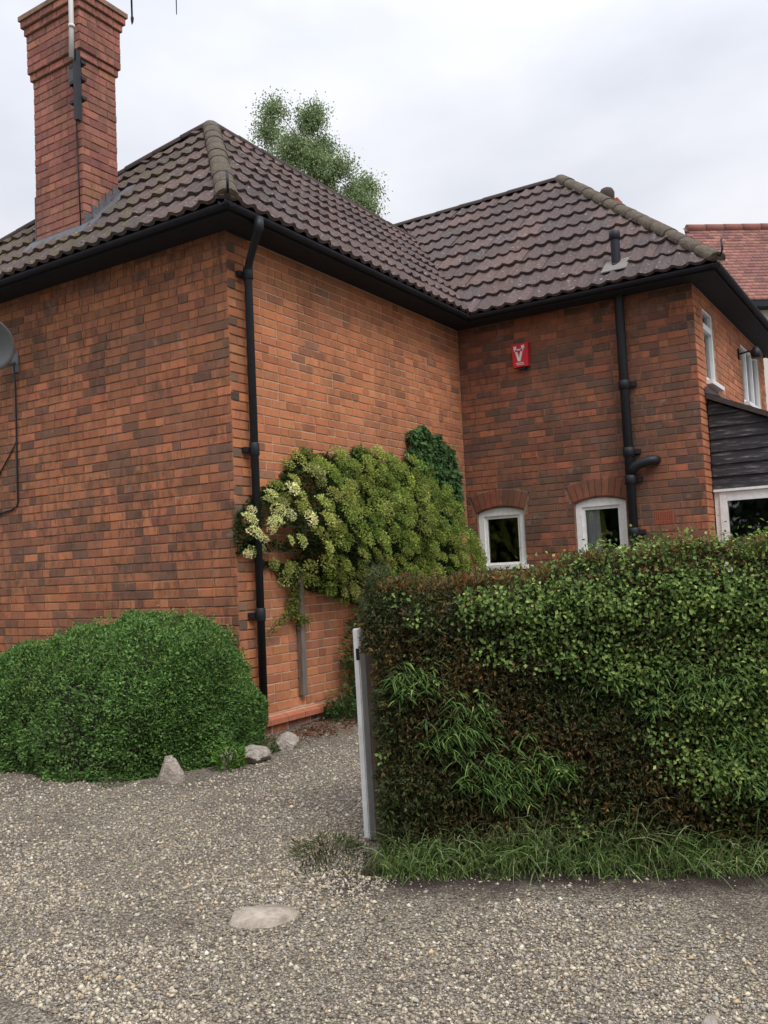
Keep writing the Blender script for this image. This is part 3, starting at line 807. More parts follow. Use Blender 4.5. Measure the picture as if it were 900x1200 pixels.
link('chimney_pot', BM().tube([(px_, py_, 7.40), (px_, py_, 7.50), (px_, py_, 7.9), (px_, py_, 7.92), (px_, py_, 7.98)], [.15, .135, .115, .14, .14], 18).done('chimney_pot'), M['terracotta'], chim)

# downpipe on B, soil pipe on C -----------------------------------------
px, py = X0+.085, 5.99
b = BM(); b.tube([(-4.845, py-.16, 4.47), (-4.845, py-.16, 4.37), (-4.865, py-.155, 4.36), (-5.085, py-.02, 4.17), (px, py, 4.09), (px, py, .12)], [.045, .045, .035, .035, .036, .036], 14)
dp = link('downpipe', b.done('downpipe'), M['black'], house, label='black downpipe beside the near corner')
for z in (4.08, 2.50, 1.05):
    link('collar', BM().tube([(px, py, z-.055), (px, py, z-.05), (px, py, z+.05), (px, py, z+.06)], [.039, .044, .044, .039], 14).done('collar'), M['black'], dp)
    link('bracket', BM().box(X0+.003, X0+.05, py-.075, py+.075, z-.022, z+.022).done('bracket', .005), M['black'], dp)
sx, sy = -3.055, YI-.085
b = BM(); b.tube([(sx, sy, .02), (sx, sy, 5.17), (sx, sy, 5.19)], [.053, .053, .053], 16)
sp_ = link('soil_pipe', b.done('soil_pipe'), M['black'], house, label='thick black soil pipe rising through the eaves')
for z in (5.16, 3.40, 2.62, 2.30, 1.70):
    link('collar', BM().tube([(sx, sy, z-.06), (sx, sy, z-.055), (sx, sy, z+.035), (sx, sy, z+.045)], [.056, .065, .065, .056], 16).done('collar'), M['black'], sp_)
    if z < 4: link('bracket', BM().box(sx-.02, sx+.12, YI-.05, YI-.003, z-.03, z+.02).done('bracket', .004), M['black'], sp_)
b = BM().tube([(sx, sy, 2.36), (sx+.05, sy-.005, 2.43), (sx+.12, sy-.01, 2.465), (sx+.22, sy-.005, 2.49), (sx+.275, sy+.02, 2.495), (sx+.29, YI-.003, 2.495)], [.055, .058, .056, .056, .055, .054], 14)
link('branch_pipe', b.done('branch_pipe'), M['black'], sp_)
zr = lambda yy: EZ+(yy-9.831)*kC
b = BM()
b.poly([(sx-.15, 9.96, zr(9.96)+.045), (sx+.15, 9.96, zr(9.96)+.045), (sx+.17, 10.12, zr(10.12)+.052), (sx-.12, 10.11, zr(10.11)+.050)], (0, 0, .012))
link('flashing', b.done('flashing', .003), M['ridge_pale'], roof)

# ================================================================== LEAN-TO
lt = thing('lean_to', 'low lean-to with flaking black weatherboards and white window frame', 'lean-to', (-1.5, 10.5, 0))
LY = 10.5; lx0, lx1 = XO+.012, -.55
ztop = lambda x: 3.15 - (x-XO)*.46
z = 2.135; k = 0
while z < 3.2:
    z1 = z + .142
    xr = min(lx1, XO + (3.15-z)/.46) ; xt = min(lx1, XO + (3.15-z1)/.46)
    if xt < lx0+.02:
        pts = [(lx0, z), (xr, z), (lx0, min(z1, ztop(lx0)))]
    else: pts = [(lx0, z), (xr, z), (xt, z1), (lx0, z1)]
    if xr > lx0+.05:
        bm = bmesh.new(); lo = .034+random.uniform(-.003, .004)
        f_ = [bm.verts.new((x, LY-(lo if zz < z+.02 else .016), zz - (.0 if zz > z+.02 else .010))) for x, zz in pts]; bk = [bm.verts.new((x, LY+.0, zz)) for x, zz in pts]; n = len(pts)
        bm.faces.new(f_); bm.faces.new(bk[::-1])
        for i in range(n): bm.faces.new([f_[i], f_[(i+1) % n], bk[(i+1) % n], bk[i]])
        bmesh.ops.recalc_face_normals(bm, faces=bm.faces); me = bpy.data.meshes.new('weatherboard'); bm.to_mesh(me); bm.free()
        link('weatherboard', me, M['board'], lt)
    z = z1
b = BM(); b.poly([(lx0, LY+.003, 2.13), (lx1, LY+.003, 2.13), (lx1, LY+.003, ztop(lx1)-.01), (lx0, LY+.003, ztop(lx0)-.01)], (0, .06, 0)); b.box(XO+.012, lx1-.07, LY+.62, LY+.64, 0, 2.2); b.box(XO+.012, XO+.03, LY+.07, LY+.61, 0, 2.2); b.box(lx1-.06, lx1, LY+.07, 13.2, 0, ztop(lx1)-.02); b.box(lx0, lx1, 13.2, 13.26, 0, 2.2)  # includes dark sheets added close behind the pane so the inside reads unlit
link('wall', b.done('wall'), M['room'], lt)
b = BM(); dz = -.46*(lx1+.2-XO)
b.poly([(XO+.008, LY-.09, 3.165), (lx1+.2, LY-.09, 3.165+dz), (lx1+.2, LY-.09, 3.225+dz), (XO+.008, LY-.09, 3.225)], (0, 2.9, 0))
rf = link('roof', b.done('roof', .006), M['ridge'], lt)
link('flashing', BM().poly([(XO+.006, LY-.07, 3.23), (XO+.16, LY-.07, 3.165), (XO+.16, LY-.07, 3.18), (XO+.02, LY-.07, 3.30), (XO+.006, LY-.07, 3.30)], (0, 2.8, 0)).done('flashing'), M['lead'], lt)
b = BM(); b.box(lx0, lx1, LY-.05, LY+.02, 2.095, 2.123)
link('drip_rail', b.done('drip_rail', .004), M['white'], lt)
b = BM(); b.box(lx0, lx0+.055, LY-.012, LY+.05, .0, 2.093); b.box(lx0+.057, lx0+.135, LY-.028, LY+.05, .0, 2.093); b.box(lx0+.137, lx1, LY-.022, LY+.05, 1.99, 2.093); b.box(lx0+.137, lx1, LY-.022, LY+.05, .75, .85)
b.box(lx0+.137, lx1, LY-.01, LY+.04, 0, .748); b.box(-1.30, -1.24, LY-.02, LY+.05, .851, 1.989)
wf = link('window', b.done('window', .004), M['white'], lt)
link('pane', BM().box(lx0+.14, lx1, LY+.01, LY+.014, .86, 1.985).done('pane'), M['glass'], wf)
link('mullion', BM().box(-1.735, -1.705, LY+.5, LY+.53, .8, 1.83).done('mullion'), M['white'], wf)

# ================================================================== FITTINGS ON THE HOUSE
al = thing('alarm_box', 'red burglar alarm box with white V on brick wall', 'alarm box', (-4.325, YI, 3.81))
b = BM(); b.poly([(-4.425, YI-.004, 3.815), (-4.225, YI-.004, 3.815), (-4.215, YI-.004, 4.105), (-4.43, YI-.004, 4.105)], (0, -.07, 0))
link('cover', b.done('cover', .012), M['red'], al)
yf = YI-.0765
b = BM()
b.poly([(-4.388, yf, 4.005), (-4.358, yf, 4.005), (-4.338, yf, 3.925), (-4.318, yf, 4.005), (-4.288, yf, 4.005), (-4.322, yf, 3.885), (-4.354, yf, 3.885)], (0, -.002, 0))
link('emblem', b.done('emblem'), M['print'], al)
b = BM()
b.box(-4.405, -4.368, yf-.002, yf, 4.03, 4.075); b.box(-4.304, -4.262, yf-.002, yf, 4.035, 4.08); b.box(-4.362, -4.312, yf-.002, yf, 4.02, 4.038); b.box(-4.40, -4.385, yf-.002, yf, 4.012, 4.028); b.box(-4.29, -4.275, yf-.002, yf, 4.012, 4.03)
b.box(-4.385, -4.285, yf-.002, yf, 3.858, 3.867); b.box(-4.375, -4.275, yf-.002, yf, 3.838, 3.846)
link('lettering', b.done('lettering'), M['print'], al)
link('siren_vent', BM().box(-4.36, -4.27, YI-.06, YI-.004, 3.785, 3.812).done('siren_vent', .003), M['black'], al)

sd = thing('satellite_dish', 'grey satellite dish on the brick wall at the left edge', 'satellite dish', (-8.2, Y0, 3.9))
bm = bmesh.new(); rings = []
for i in range(7):
    r = i/6; rings.append([bm.verts.new((.32*r*math.cos(a), .09*r*r, .28*r*math.sin(a))) for a in [2*math.pi*k/36 for k in range(36)]] if i else [bm.verts.new((0, 0, 0))])
for k in range(36): bm.faces.new([rings[0][0], rings[1][k], rings[1][(k+1) % 36]])
for A_, B_ in zip(rings[1:], rings[2:]):
    for k in range(36): bm.faces.new([A_[k], B_[k], B_[(k+1) % 36], A_[(k+1) % 36]])
for f in bm.faces: f.smooth = True
me = bpy.data.meshes.new('reflector'); bm.to_mesh(me); bm.free()
o = link('reflector', me, M['dish'], sd); o.modifiers.new('thick', 'SOLIDIFY').thickness = .006
o.matrix_basis = Matrix.Translation((-8.175, Y0-.30, 3.915)) @ Matrix.Rotation(math.radians(200), 4, 'Z') @ Matrix.Rotation(math.radians(-24), 4, 'X')
b = BM(); b.tube([(-8.2, Y0, 3.75), (-8.2, Y0-.12, 3.72), (-8.19, Y0-.24, 3.87)], .02, 8); b.box(-8.25, -8.15, Y0-.012, Y0, 3.65, 3.85)
link('bracket', b.done('bracket'), M['dish'], sd)
link('feed_arm', BM().tube([(-8.17, Y0-.28, 3.68), (-8.1, Y0-.62, 3.72)], .012, 8).done('feed_arm'), M['dish'], sd)
b = BM().tube([(-8.195, Y0-.03, 3.72), (-8.195, Y0-.015, 3.5), (-8.193, Y0-.012, 2.28), (-8.21, Y0-.012, 2.235), (-8.3, Y0-.012, 2.205), (-9.0, Y0-.012, 2.13)], .009, 6)
b.tube([(-8.195, Y0-.014, 2.92), (-8.32, Y0-.013, 2.78), (-8.6, Y0-.012, 2.5)], .007, 6)
tag(link('cable', b.done('cable'), M['black']), 'thin black cable running down the sooty brick wall under the dish', 'cable')

ae = thing('aerial_mast', 'pale aerial pole clamped to the chimney corner with black straps', 'aerial', (-7.0, 5.75, 6.0))
ax, ay = CX1+.06, CY0-.15
link('pole', BM().tube([(ax-.01, ay, 6.62), (ax, ay, 7.0), (ax+.005, ay, 8.3)], .024, 12).done('pole'), M['galv'], ae)
b = BM(); b.box(ax-.028, ax+.022, ay+.03, ay+.085, 6.0, 6.72); link('bracket_bar', b.done('bracket_bar', .004), M['black'], ae)
for z in (6.62, 6.45, 6.25):
    b = BM(); b.box(ax-.16, ax+.03, ay+.086, CY0-.003, z-.02, z+.012); link('strap', b.done('strap', .004), M['black'], ae)
link('clamp', BM().tube([(ax+.003, ay, 6.93), (ax+.003, ay, 6.96)], .032, 12).done('clamp'), M['galv'], ae)
link('junction_box', BM().box(ax-.17, ax-.10, CY0-.06, CY0-.004, 6.43, 6.62).done('junction_box', .01), M['lead'], ae)
b = BM().tube([(ax-.13, CY0-.02, 6.45), (ax-.15, CY0-.02, 6.35), (ax-.10, CY0-.02, 6.22), (ax-.12, CY0-.02, 6.1), (ax-.115, CY0-.015, 5.6), (ax-.09, CY0-.02, 4.95)], .007, 6)
link('lead_wire', b.done('lead_wire'), M['black'], ae)

lamp = thing('security_light', 'black wall light by the far upper window', 'light', (XO, 12.6, 4.05))
b = BM().box(XO, XO+.02, 12.56, 12.64, 4.0, 4.14); b.tube([(XO+.01, 12.6, 4.07), (XO+.22, 12.6, 4.10)], .012, 8)
link('arm', b.done('arm'), M['black'], lamp)
link('hood', BM().tube([(XO+.22, 12.6, 4.13), (XO+.22, 12.6, 4.06), (XO+.22, 12.6, 3.98)], [.03, .07, .06], 12).done('hood'), M['black'], lamp)

# rear chimney peeping over the hip
rc = thing('rear_chimney', 'small rear chimney with dark round pot behind the hip', 'chimney', (-4.1, 13.6, 5.8))
link('stack', BM().box(-4.24, -4.0, 13.5, 13.75, 5.6, 7.02).done('stack', .01), M['terracotta'], rc)
link('chimney_pot', BM().tube([(-4.20, 13.62, 7.0), (-4.20, 13.62, 7.18), (-4.20, 13.62, 7.24), (-4.20, 13.62, 7.27)], [.11, .12, .09, .03], 16).done('chimney_pot'), M['ridge'], rc)

# ================================================================== NEIGHBOUR
nb = thing('neighbour_house', 'cream rendered house with red plain-tile roof behind the wing', 'house', (-2, 21, 0))
th = math.radians(37); nu = Vector((math.cos(th), math.sin(th), 0)); nv = Vector((-math.sin(th), math.cos(th), 0))
O = Vector((-4.45, 20.0, 0)); pitch = math.radians(50); rz, ez = 8.62, 6.45
run = (rz-ez)/math.tan(pitch)
V, Q, C = [], [], []
rows = 24; off = O - nv*run
for r_ in range(rows):
    z0 = ez + (rz-ez)*r_/rows; z1 = ez + (rz-ez)*(r_+1)/rows + .02
    p0 = off + nv*run*r_/rows; p1 = off + nv*run*(r_+1.15)/rows; xx = -.0 - (.08 if r_ % 2 else 0)
    while xx < 9:
        w = .16; a = p0 + nu*xx; d_ = random.uniform(0, .012)
        pts = [a+Vector((0, 0, z0+.028+d_)), a+nu*(w-.006)+Vector((0, 0, z0+.028+d_)), p1+nu*(xx+w-.006)+Vector((0, 0, z1)), p1+nu*xx+Vector((0, 0, z1)), a+Vector((0, 0, z0)), a+nu*(w-.006)+Vector((0, 0, z0))]
        o_ = len(V); V += [tuple(p) for p in pts]; Q += [[o_, o_+1, o_+2, o_+3], [o_+4, o_+5, o_+1, o_]]; C += [pal(1, [(.27, .125, .105), (.235, .11, .095), (.20, .10, .09), (.30, .145, .115)], j=.08)[0]]*6
        xx += w
nr = link('roof', BM().poly([off+Vector((0, 0, ez-.01)), O+Vector((0, 0, rz-.01)), O+nv*run+Vector((0, 0, ez))], nu*9).done('roof'), M['felt'], nb)
link('tile_mass', npmesh('tile_mass', V, Q, np.array(C)), M['plain_tile'], nr, kind='stuff')
for i in range(22):
    a = O + nu*(i*.42); link('ridge_tile', BM().tube([a+Vector((0, 0, rz-.01)), a+nu*.41+Vector((0, 0, rz-.01))], [.105, .10], 10).done('ridge_tile'), M['plain_ridge'], nr)
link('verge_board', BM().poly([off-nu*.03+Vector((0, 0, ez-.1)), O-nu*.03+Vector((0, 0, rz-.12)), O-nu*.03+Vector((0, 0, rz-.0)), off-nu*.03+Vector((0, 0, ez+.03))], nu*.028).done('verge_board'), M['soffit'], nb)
a = off+nv*.28+nu*.2
link('wall', BM().poly([a, a+nu*8.5, a+nu*8.5+nv*(2*run-.5), a+nv*(2*run-.5)], (0, 0, ez+.12)).done('wall'), M['render'], nb)
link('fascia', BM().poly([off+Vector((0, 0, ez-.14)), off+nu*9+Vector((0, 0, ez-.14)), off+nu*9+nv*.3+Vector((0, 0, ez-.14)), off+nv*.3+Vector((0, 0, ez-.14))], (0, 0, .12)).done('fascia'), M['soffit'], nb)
wq = a - nv*.02
for s_ in (2.2, 4.6):
    p = wq+nu*s_
    fr = link('window', BM().poly([p+Vector((0, 0, 4.5)), p+nu*1.2+Vector((0, 0, 4.5)), p+nu*1.2+Vector((0, 0, 5.7)), p+Vector((0, 0, 5.7))], -nv*.05).done('window', .01), M['upvc'], nb)
    link('pane', BM().poly([p-nv*.052+nu*.08+Vector((0, 0, 4.58)), p-nv*.052+nu*1.12+Vector((0, 0, 4.58)), p-nv*.052+nu*1.12+Vector((0, 0, 5.62)), p-nv*.052+nu*.08+Vector((0, 0, 5.62))], -nv*.006).done('pane'), M['room'], fr)

# ================================================================== HEDGE
HL = np.array([-2.43, 3.6, 0]); HD = np.array([.897, .442, 0.]); HN = np.array([.442, -.897, 0.]); HLEN, HDEP = 4.2, .85
def hp(s, o, z):     # s along, o outwards from the face, z up
    return HL + np.outer(s, HD) + np.outer(o, HN) + np.outer(z, [0, 0, 1.])
def htop(s): return 1.245 + .085*np.clip(s, 0, 2) + .02*np.sin(s*5.1+1) + .012*np.sin(s*13)
hedge = thing('hedge', 'dark clipped yew hedge with brown tips and ivy beside white post', 'hedge', tuple(HL))
def hedge_pts(n, f=(.72, .22, .06)):
    k = rng.choice(3, n, p=f); s = rng.uniform(0, HLEN, n)**1.0; z = rng.uniform(.03, 1, n); o = np.zeros(n); N = np.zeros((n, 3))
    t = htop(s)
    lum = .035*vnoise(np.stack([s, z*1.3, s*0], 1), 7, 3)
    fr = k == 0; o[fr] = lum[fr] + rng.normal(0, .018, fr.sum()) - .05*np.clip((z[fr]-.88)/.12, 0, 1)**2 - .03*np.clip((.25-z[fr])/.25, 0, 1); N[fr] = HN
    zz = z*t
    tp = k == 1; o[tp] = -rng.uniform(.02, HDEP, tp.sum()); zz[tp] = t[tp] + rng.normal(0, .018, tp.sum()) - .04*np.clip((-o[tp]-.7)/.15, 0, 1); N[tp] = (0, 0, 1)
    en = k == 2; s[en] = rng.normal(0, .02, en.sum()) + .02; o[en] = -rng.uniform(0, HDEP, en.sum()); N[en] = -HD
    s = np.where(s < .15, np.maximum(s, .0)+.04*np.clip((zz/t-.85)/.15, 0, 1)+.05*(zz < 1.0), s)
    return s, o, zz, N
# yew sprigs
n = 62000; s, o, zz, N = hedge_pts(n); P = hp(s, o, zz)
nz = vnoise(np.stack([s, zz, s*0], 1), 4.5, 5) + rng.normal(0, .45, n)
green = nz > .02
topm = N[:, 2] > .5
parts = []
col = np.where(green[:, None], pal(n, [(.06, .082, .027), (.08, .10, .032), (.045, .063, .024)]), pal(n, [(.085, .066, .027), (.12, .078, .032), (.060, .056, .023), (.19, .115, .042)], [4, 3, 5, 1.4]))
col = np.where(topm[:, None] & (rng.random(n) < .6)[:, None], pal(n, [(.17, .085, .025), (.11, .09, .03), (.20, .11, .04)]), col)
ax0 = unit(N*.9 + rng.normal(0, .45, (n, 3)) - np.array([0, 0, .45])*(~topm)[:, None])
for k in range(5):
    t = rng.uniform(0, .03, n)[:, None]; a = unit(ax0 + rng.normal(0, .55, (n, 3)))
    parts.append(leaves(P + ax0*t, a, rdir(n), rng.uniform(.018, .034, n), rng.uniform(.006, .011, n), np.clip(col*(1+rng.normal(0, .2, (n, 1))), .004, 1), .1))
v, q, c = merge(parts)
link('foliage', npmesh('foliage', v, q, c), M['leaf_dull'], hedge, kind='stuff', label='brown-tipped dark yew sprigs')
# twiggy inner mass
b = bmesh.new(); ns = 40; grid = []
for i in range(ns+1):
    s_ = .12 + (HLEN-.18)*i/ns; t = float(htop(np.array([s_]))[0])-.05
    ring = []
    for (o_, z_) in [(-.13, .03), (-.10, .3*t), (-.10, .6*t), (-.11, .88*t), (-.17, t-.05), (-.4, t-.04), (-.72, t-.05), (-.78, .5*t), (-.78, .03)]:
        p = hp(np.array([s_]), np.array([o_ + random.uniform(-.012, .012)]), np.array([z_]))[0]; ring.append(b.verts.new(p))
    grid.append(ring)
for A_, B_ in zip(grid, grid[1:]):
    for k in range(8): b.faces.new([A_[k], A_[k+1], B_[k+1], B_[k]])
b.faces.new(grid[0]); b.faces.new(grid[-1][::-1])
bmesh.ops.recalc_face_normals(b, faces=b.faces); me = bpy.data.meshes.new('branches'); b.to_mesh(me); b.free()
link('branches', me, M['twig'], hedge)
# hawthorn and ivy leaves growing through: upper middle and right
def zone(s, z, blobs):
    w = np.zeros(len(s))
    for (a, b_, ra, rb, st) in blobs: w = np.maximum(w, st*np.clip(1.25-np.sqrt(((s-a)/ra)**2+((z-b_)/rb)**2), 0, 1))
    return w
hz = [(.62, 1.18, .22, .13, 1), (.80, 1.05, .28, .18, 1), (1.15, 1.16, .45, .20, 1), (1.6, 1.1, .5, .28, 1), (2.1, .9, .6, .55, 1), (1.35, .95, .35, .18, .7), (1.0, .9, .15, .1, .5), (3.0, .8, .9, .6, 1), (1.75, .62, .45, .4, .9), (1.3, .95, .4, .2, .8)]
n0 = 125000; s, o, zz, N = hedge_pts(n0, (.76, .22, .02)); w = zone(s, zz, hz) + .30*vnoise(np.stack([s, zz, s*0], 1), 13, 8)
w = np.where(N[:, 2] > .5, np.clip((s-.35)*.8, 0, .9)+.2*vnoise(np.stack([s, o, s*0], 1), 12, 2), w)
keep = w > rng.uniform(.12, .95, n0); s, o, zz, N = s[keep], o[keep], zz[keep], N[keep]; n = len(s)
lum = np.clip(vnoise(np.stack([s, zz, o], 1), 22, 11), -1, 1)
P = hp(s, o + .012 + .045*np.clip(lum+.4, 0, 1.4) + rng.uniform(0, .03, n), zz + np.where(N[:, 2] > .5, rng.exponential(.022, n), 0))
A = unit(rng.normal(0, .8, (n, 3)) + N*.5 - np.array([0, 0, .45])); Nn = unit(N + rng.normal(0, .55, (n, 3)) + np.array([0, 0, .35]))
light = rng.random(n) < np.clip(.12 + .35*np.clip(lum, 0, 1), 0, 1)
c = np.where(light[:, None], pal(n, [(.29, .38, .10), (.36, .43, .13), (.23, .32, .095)]), pal(n, [(.135, .215, .056), (.17, .255, .064), (.095, .16, .047)], [4, 3, 3]))
v, q, c = leaves(P, A, Nn, rng.uniform(.015, .031, n), rng.uniform(.011, .021, n), c, .18)
link('foliage', npmesh('foliage', v, q, c), M['leaf'], hedge, kind='stuff', label='fresh green small rounded leaves on the upper right')
# long arching blade leaves, lower middle and right
bl = [(.24, .84, .16, .10, 1.0), (.45, .62, .20, .22, .8), (.62, .38, .24, .16, 1.0), (.85, .42, .16, .12, .8), (.75, .62, .15, .1, .5), (1.55, .78, .4, .16, .8), (1.75, .45, .3, .3, .7), (1.15, .80, .25, .08, .5), (.3, .55, .1, .08, .5), (2.4, .5, .5, .4, .8), (.12, .45, .04, .06, .6)]
n0 = 11000; s, o, zz, N = hedge_pts(n0, (.97, .01, .02)); w = zone(s, zz, bl); keep = w > rng.uniform(.25, 1, n0)
s, o, zz = s[keep], o[keep], zz[keep]; parts = []
for k in range(9):
    n = len(s); P = hp(s, o+.03, zz) + rng.normal(0, .012, (n, 3))
    side = rng.choice([-1, 1], n, p=[.35, .65])
    A = unit(np.outer(side*rng.uniform(.1, 1, n), HD) + HN*.45 + rng.normal(0, .25, (n, 3)) + np.array([0, 0, .25]))
    c = pal(n, [(.12, .21, .058), (.17, .275, .078), (.085, .155, .046), (.30, .40, .12)], [5, 4, 3, .6])
    parts.append(blades(P, A, rng.uniform(.03, .085, n), rng.uniform(.005, .010, n), c, .6, 3))
v, q, c = merge(parts)
link('foliage', npmesh('foliage', v, q, c), M['grass'], hedge, kind='stuff', label='arching narrow bright green leaves low on the hedge')

# gate post with white board
gp_ = thing('gate_post', 'narrow white-faced timber gate post at the hedge end', 'post', (-2.60, 3.88, 0))
fx = np.array([.90, .44]); th2 = math.radians(24)
def rbox(cx_, cy_, w, d, z0, z1, ang, name, mat, par, bev=.004, tilt=0):
    m = Matrix.Translation((cx_, cy_, 0)) @ Matrix.Rotation(ang, 4, 'Z') @ Matrix.Rotation(tilt, 4, 'Y')
    return link(name, BM().box(-w/2, w/2, -d/2, d/2, z0, z1, rot=m).done(name, bev), mat, par)
tl = -.018
rbox(-2.568, 3.92, .085, .085, -.1, 1.12, th2, 'post', M['postwood'], gp_, .006, tl)
rbox(-2.630, 3.872, .040, .060, .02, 1.085, th2-.55, 'board', M['white'], gp_, .005, tl)
rbox(-2.612, 3.832, .018, .006, .925, .985, th2, 'latch_plate', M['black'], gp_, .001, tl)

# grass at the foot of the hedge
def grass_strip(n, s0, s1, o0, o1, l0, l1, cols, wts, lean=.5):
    s = rng.uniform(s0, s1, n); o = rng.uniform(o0, o1, n)**1.0
    cl = vnoise(np.stack([s, o, s*0], 1), 14, 21); keep = rng.random(n) < np.clip(.55+.6*cl, .1, 1); s, o = s[keep], o[keep]; n = len(s)
    P = hp(s, o, np.zeros(n)); A = unit(np.array([0, 0, 1.]) + HN*.28 + rng.normal(0, .34, (n, 3)))
    A[:, 2] = np.abs(A[:, 2])
    L_ = rng.uniform(l0, l1, n)*(.75+.35*vnoise(P, 9, 4)) * np.clip(1.25-(o-o0)/(o1-o0)*.75, .4, 1.2)
    return blades(P, A, np.maximum(L_, .03), rng.uniform(.004, .008, n), pal(n, cols, wts), lean, 4)
gcol = [(0.138, 0.206, 0.060), (0.174, 0.250, 0.073), (0.096, 0.156, 0.045), (0.252, 0.312, 0.125), (0.384, 0.362, 0.188)]
parts = [grass_strip(1500, .08, 3.6, -.04, .16, .40, .72, [(.26, .34, .15), (.32, .38, .19), (.19, .27, .10)], [3, 2, 3], .5), grass_strip(7000, .05, 3.6, -.06, .22, .20, .55, gcol, [4, 3, 4, 1.6, .5], .55), grass_strip(5500, .02, 3.6, .0, .27, .06, .18, gcol, [4, 3, 4, 1, .8], .4),
         grass_strip(500, -.35, .15, -.12, .20, .03, .10, [(.06, .085, .03), (.13, .10, .04), (.08, .10, .03)], [3, 2, 2], .4)]
v, q, c = merge(parts)
link('grass_verge', npmesh('grass_verge', v, q, c), M['grass'], kind='stuff')

# ================================================================== LEFT SHRUB
def bush_top(x): return np.interp(x, [-9.2, -7.82, -7.17, -6.57, -6.0, -5.5, -5.1, -4.75, -4.5, -4.2], [.36, .62, .76, .88, 1.03, 1.14, 1.19, 1.19, 1.17, 1.14])
BC, BA, BB, EX = np.array([-7.24, 5.05]), 2.43, .86, 3.2
EXA, EXB = 5.5, 2.7
def bush_norm(d):
    a = np.abs(d); return (a[:, 0]**EXA + (a[:, 1]**EXB + a[:, 2]**EXB)**(EXA/EXB))**(-1/EXA)
def bush_pts(n):
    d = rdir(n*2); d = d[d[:, 2] > -.05][:n]; n = len(d); e = 2/EX
    t = bush_norm(d); p = d*t[:, None]
    x = BC[0] + p[:, 0]*BA; y = BC[1] + p[:, 1]*BB; z = np.abs(p[:, 2])*bush_top(x)
    N = unit(np.stack([p[:, 0]/BA, p[:, 1]/BB, np.abs(p[:, 2])/1.1], 1))
    return np.stack([x, y, z], 1), N
# sample in proportion to area (three axes differ), keep the side in view and what clears the walls
P, N = bush_pts(260000)
w = np.abs(N[:, 1])*BA*1.1 + np.abs(N[:, 0])*BB*1.1 + np.abs(N[:, 2])*BA*BB; w /= w.max()
keep = (P[:, 0] > -9.0) & ((P[:, 1] < Y0-.03) | (P[:, 0] > X0+.06)) & (P[:, 1] < 5.9) & (rng.random(len(P)) < .25+.75*w)
P, N = P[keep], N[keep]
bush = thing('shrub', 'rounded small-leaved green shrub against the brick corner', 'shrub', (-6, 5, 0))
lump = vnoise(P, 4, 31)*.08 + vnoise(P, 12, 32)*.075 - .02
n = len(P); dep = rng.exponential(.03, n)
P2 = P + N*(lump - dep + .02)[:, None]; P2[:, 2] = np.maximum(P2[:, 2], .01)
P2 = np.where(((P2[:, 1] > Y0-.02) & (P2[:, 0] < X0))[:, None], P, P2)
A = unit(N*.7 + rng.normal(0, .75, (n, 3)) + np.array([0, 0, .25])); Nn = unit(N*.6 + np.array([0, 0, .7]) + rng.normal(0, .5, (n, 3)))
hi = vnoise(P, 11, 33)
c = pal(n, [(.105, .205, .055), (.140, .255, .068), (.075, .148, .042), (.19, .31, .095)], [4, 4, 4, 2.4], .2)*(1+.22*hi[:, None])
v, q, c = leaves(P2, A, Nn, rng.uniform(.020, .040, n), rng.uniform(.011, .020, n), np.clip(c, .004, 1), .15)
link('foliage', npmesh('foliage', v, q, c), M['leaf'], bush, kind='stuff')
# upright shoots on top
k = rng.choice(n, 1500); sh = []
k = k[(N[k, 2] > .35)]
for i in k:
    m_ = 9; hgt = rng.uniform(.03, .10); base = P[i]; d = unit(np.array([[rng.normal(0, .3), rng.normal(0, .3), 1]]))[0]
    t = np.linspace(0, 1, m_)[:, None]; pp = base + d*hgt*t
    sh.append(leaves(pp, unit(rng.normal(0, 1, (m_, 3))+np.array([0, 0, .6])), rdir(m_), rng.uniform(.015, .028, m_), .011, pal(m_, [(.15, .25, .06), (.21, .28, .07), (.11, .19, .05)]), .15))
v, q, c = merge(sh); link('shoots', npmesh('shoots', v, q, c), M['leaf'], bush, kind='stuff')
bm = bmesh.new(); bmesh.ops.create_uvsphere(bm, u_segments=40, v_segments=24, radius=1)
for p in bm.verts:
    d = np.array(p.co); d = d*bush_norm(d[None])[0]
    x = BC[0]+d[0]*(BA-.11); p.co = (x, min(BC[1]+d[1]*(BB-.11), 5.72), max(d[2], -.0)*(float(bush_top(x))-.11))
me = bpy.data.meshes.new('branches'); bm.to_mesh(me); bm.free(); link('branches', me, M['twig'], bush)

# ================================================================== CLIMBER ON WALL B
POLY = [(5.74, 1.66), (5.78, 1.93), (5.92, 2.03), (6.02, 2.12), (6.18, 2.20), (6.40, 2.24), (6.46, 2.38), (6.68, 2.54), (7.02, 2.56), (7.46, 2.58), (7.70, 2.70), (8.12, 2.60), (8.33, 2.58), (8.70, 2.60), (9.05, 2.43), (9.45, 2.14), (9.85, 1.85), (10.05, 1.53), (10.05, .95), (8.6, .75), (7.35, 1.12), (6.85, 1.22), (6.52, 1.30), (6.33, 1.34), (6.28, 1.45), (6.06, 1.46), (6.02, 1.60), (5.80, 1.57)]
HOLE = [[(5.98, 1.60), (6.5, 1.62), (6.42, 1.50), (6.2, 1.50)], [(6.05, 1.86), (6.35, 1.80), (6.3, 1.68), (6.02, 1.72)], [(5.86, 1.9), (6.0, 1.98), (6.02, 1.80)]]
cl = thing('climber', 'sprawling climbing shrub with yellow-green and cream flower heads on brick wall', 'climbing plant', (X0+.1, 7.5, 0))
def wall_pts(n, poly, holes=()):
    p = np.array(poly); lo, hi_ = p.min(0), p.max(0); q = rng.uniform(lo, hi_, (n, 2)); m = inpoly(q, poly)
    for h in holes: m &= ~inpoly(q, h)
    q = q[m]; return q, edgedist(q, poly)
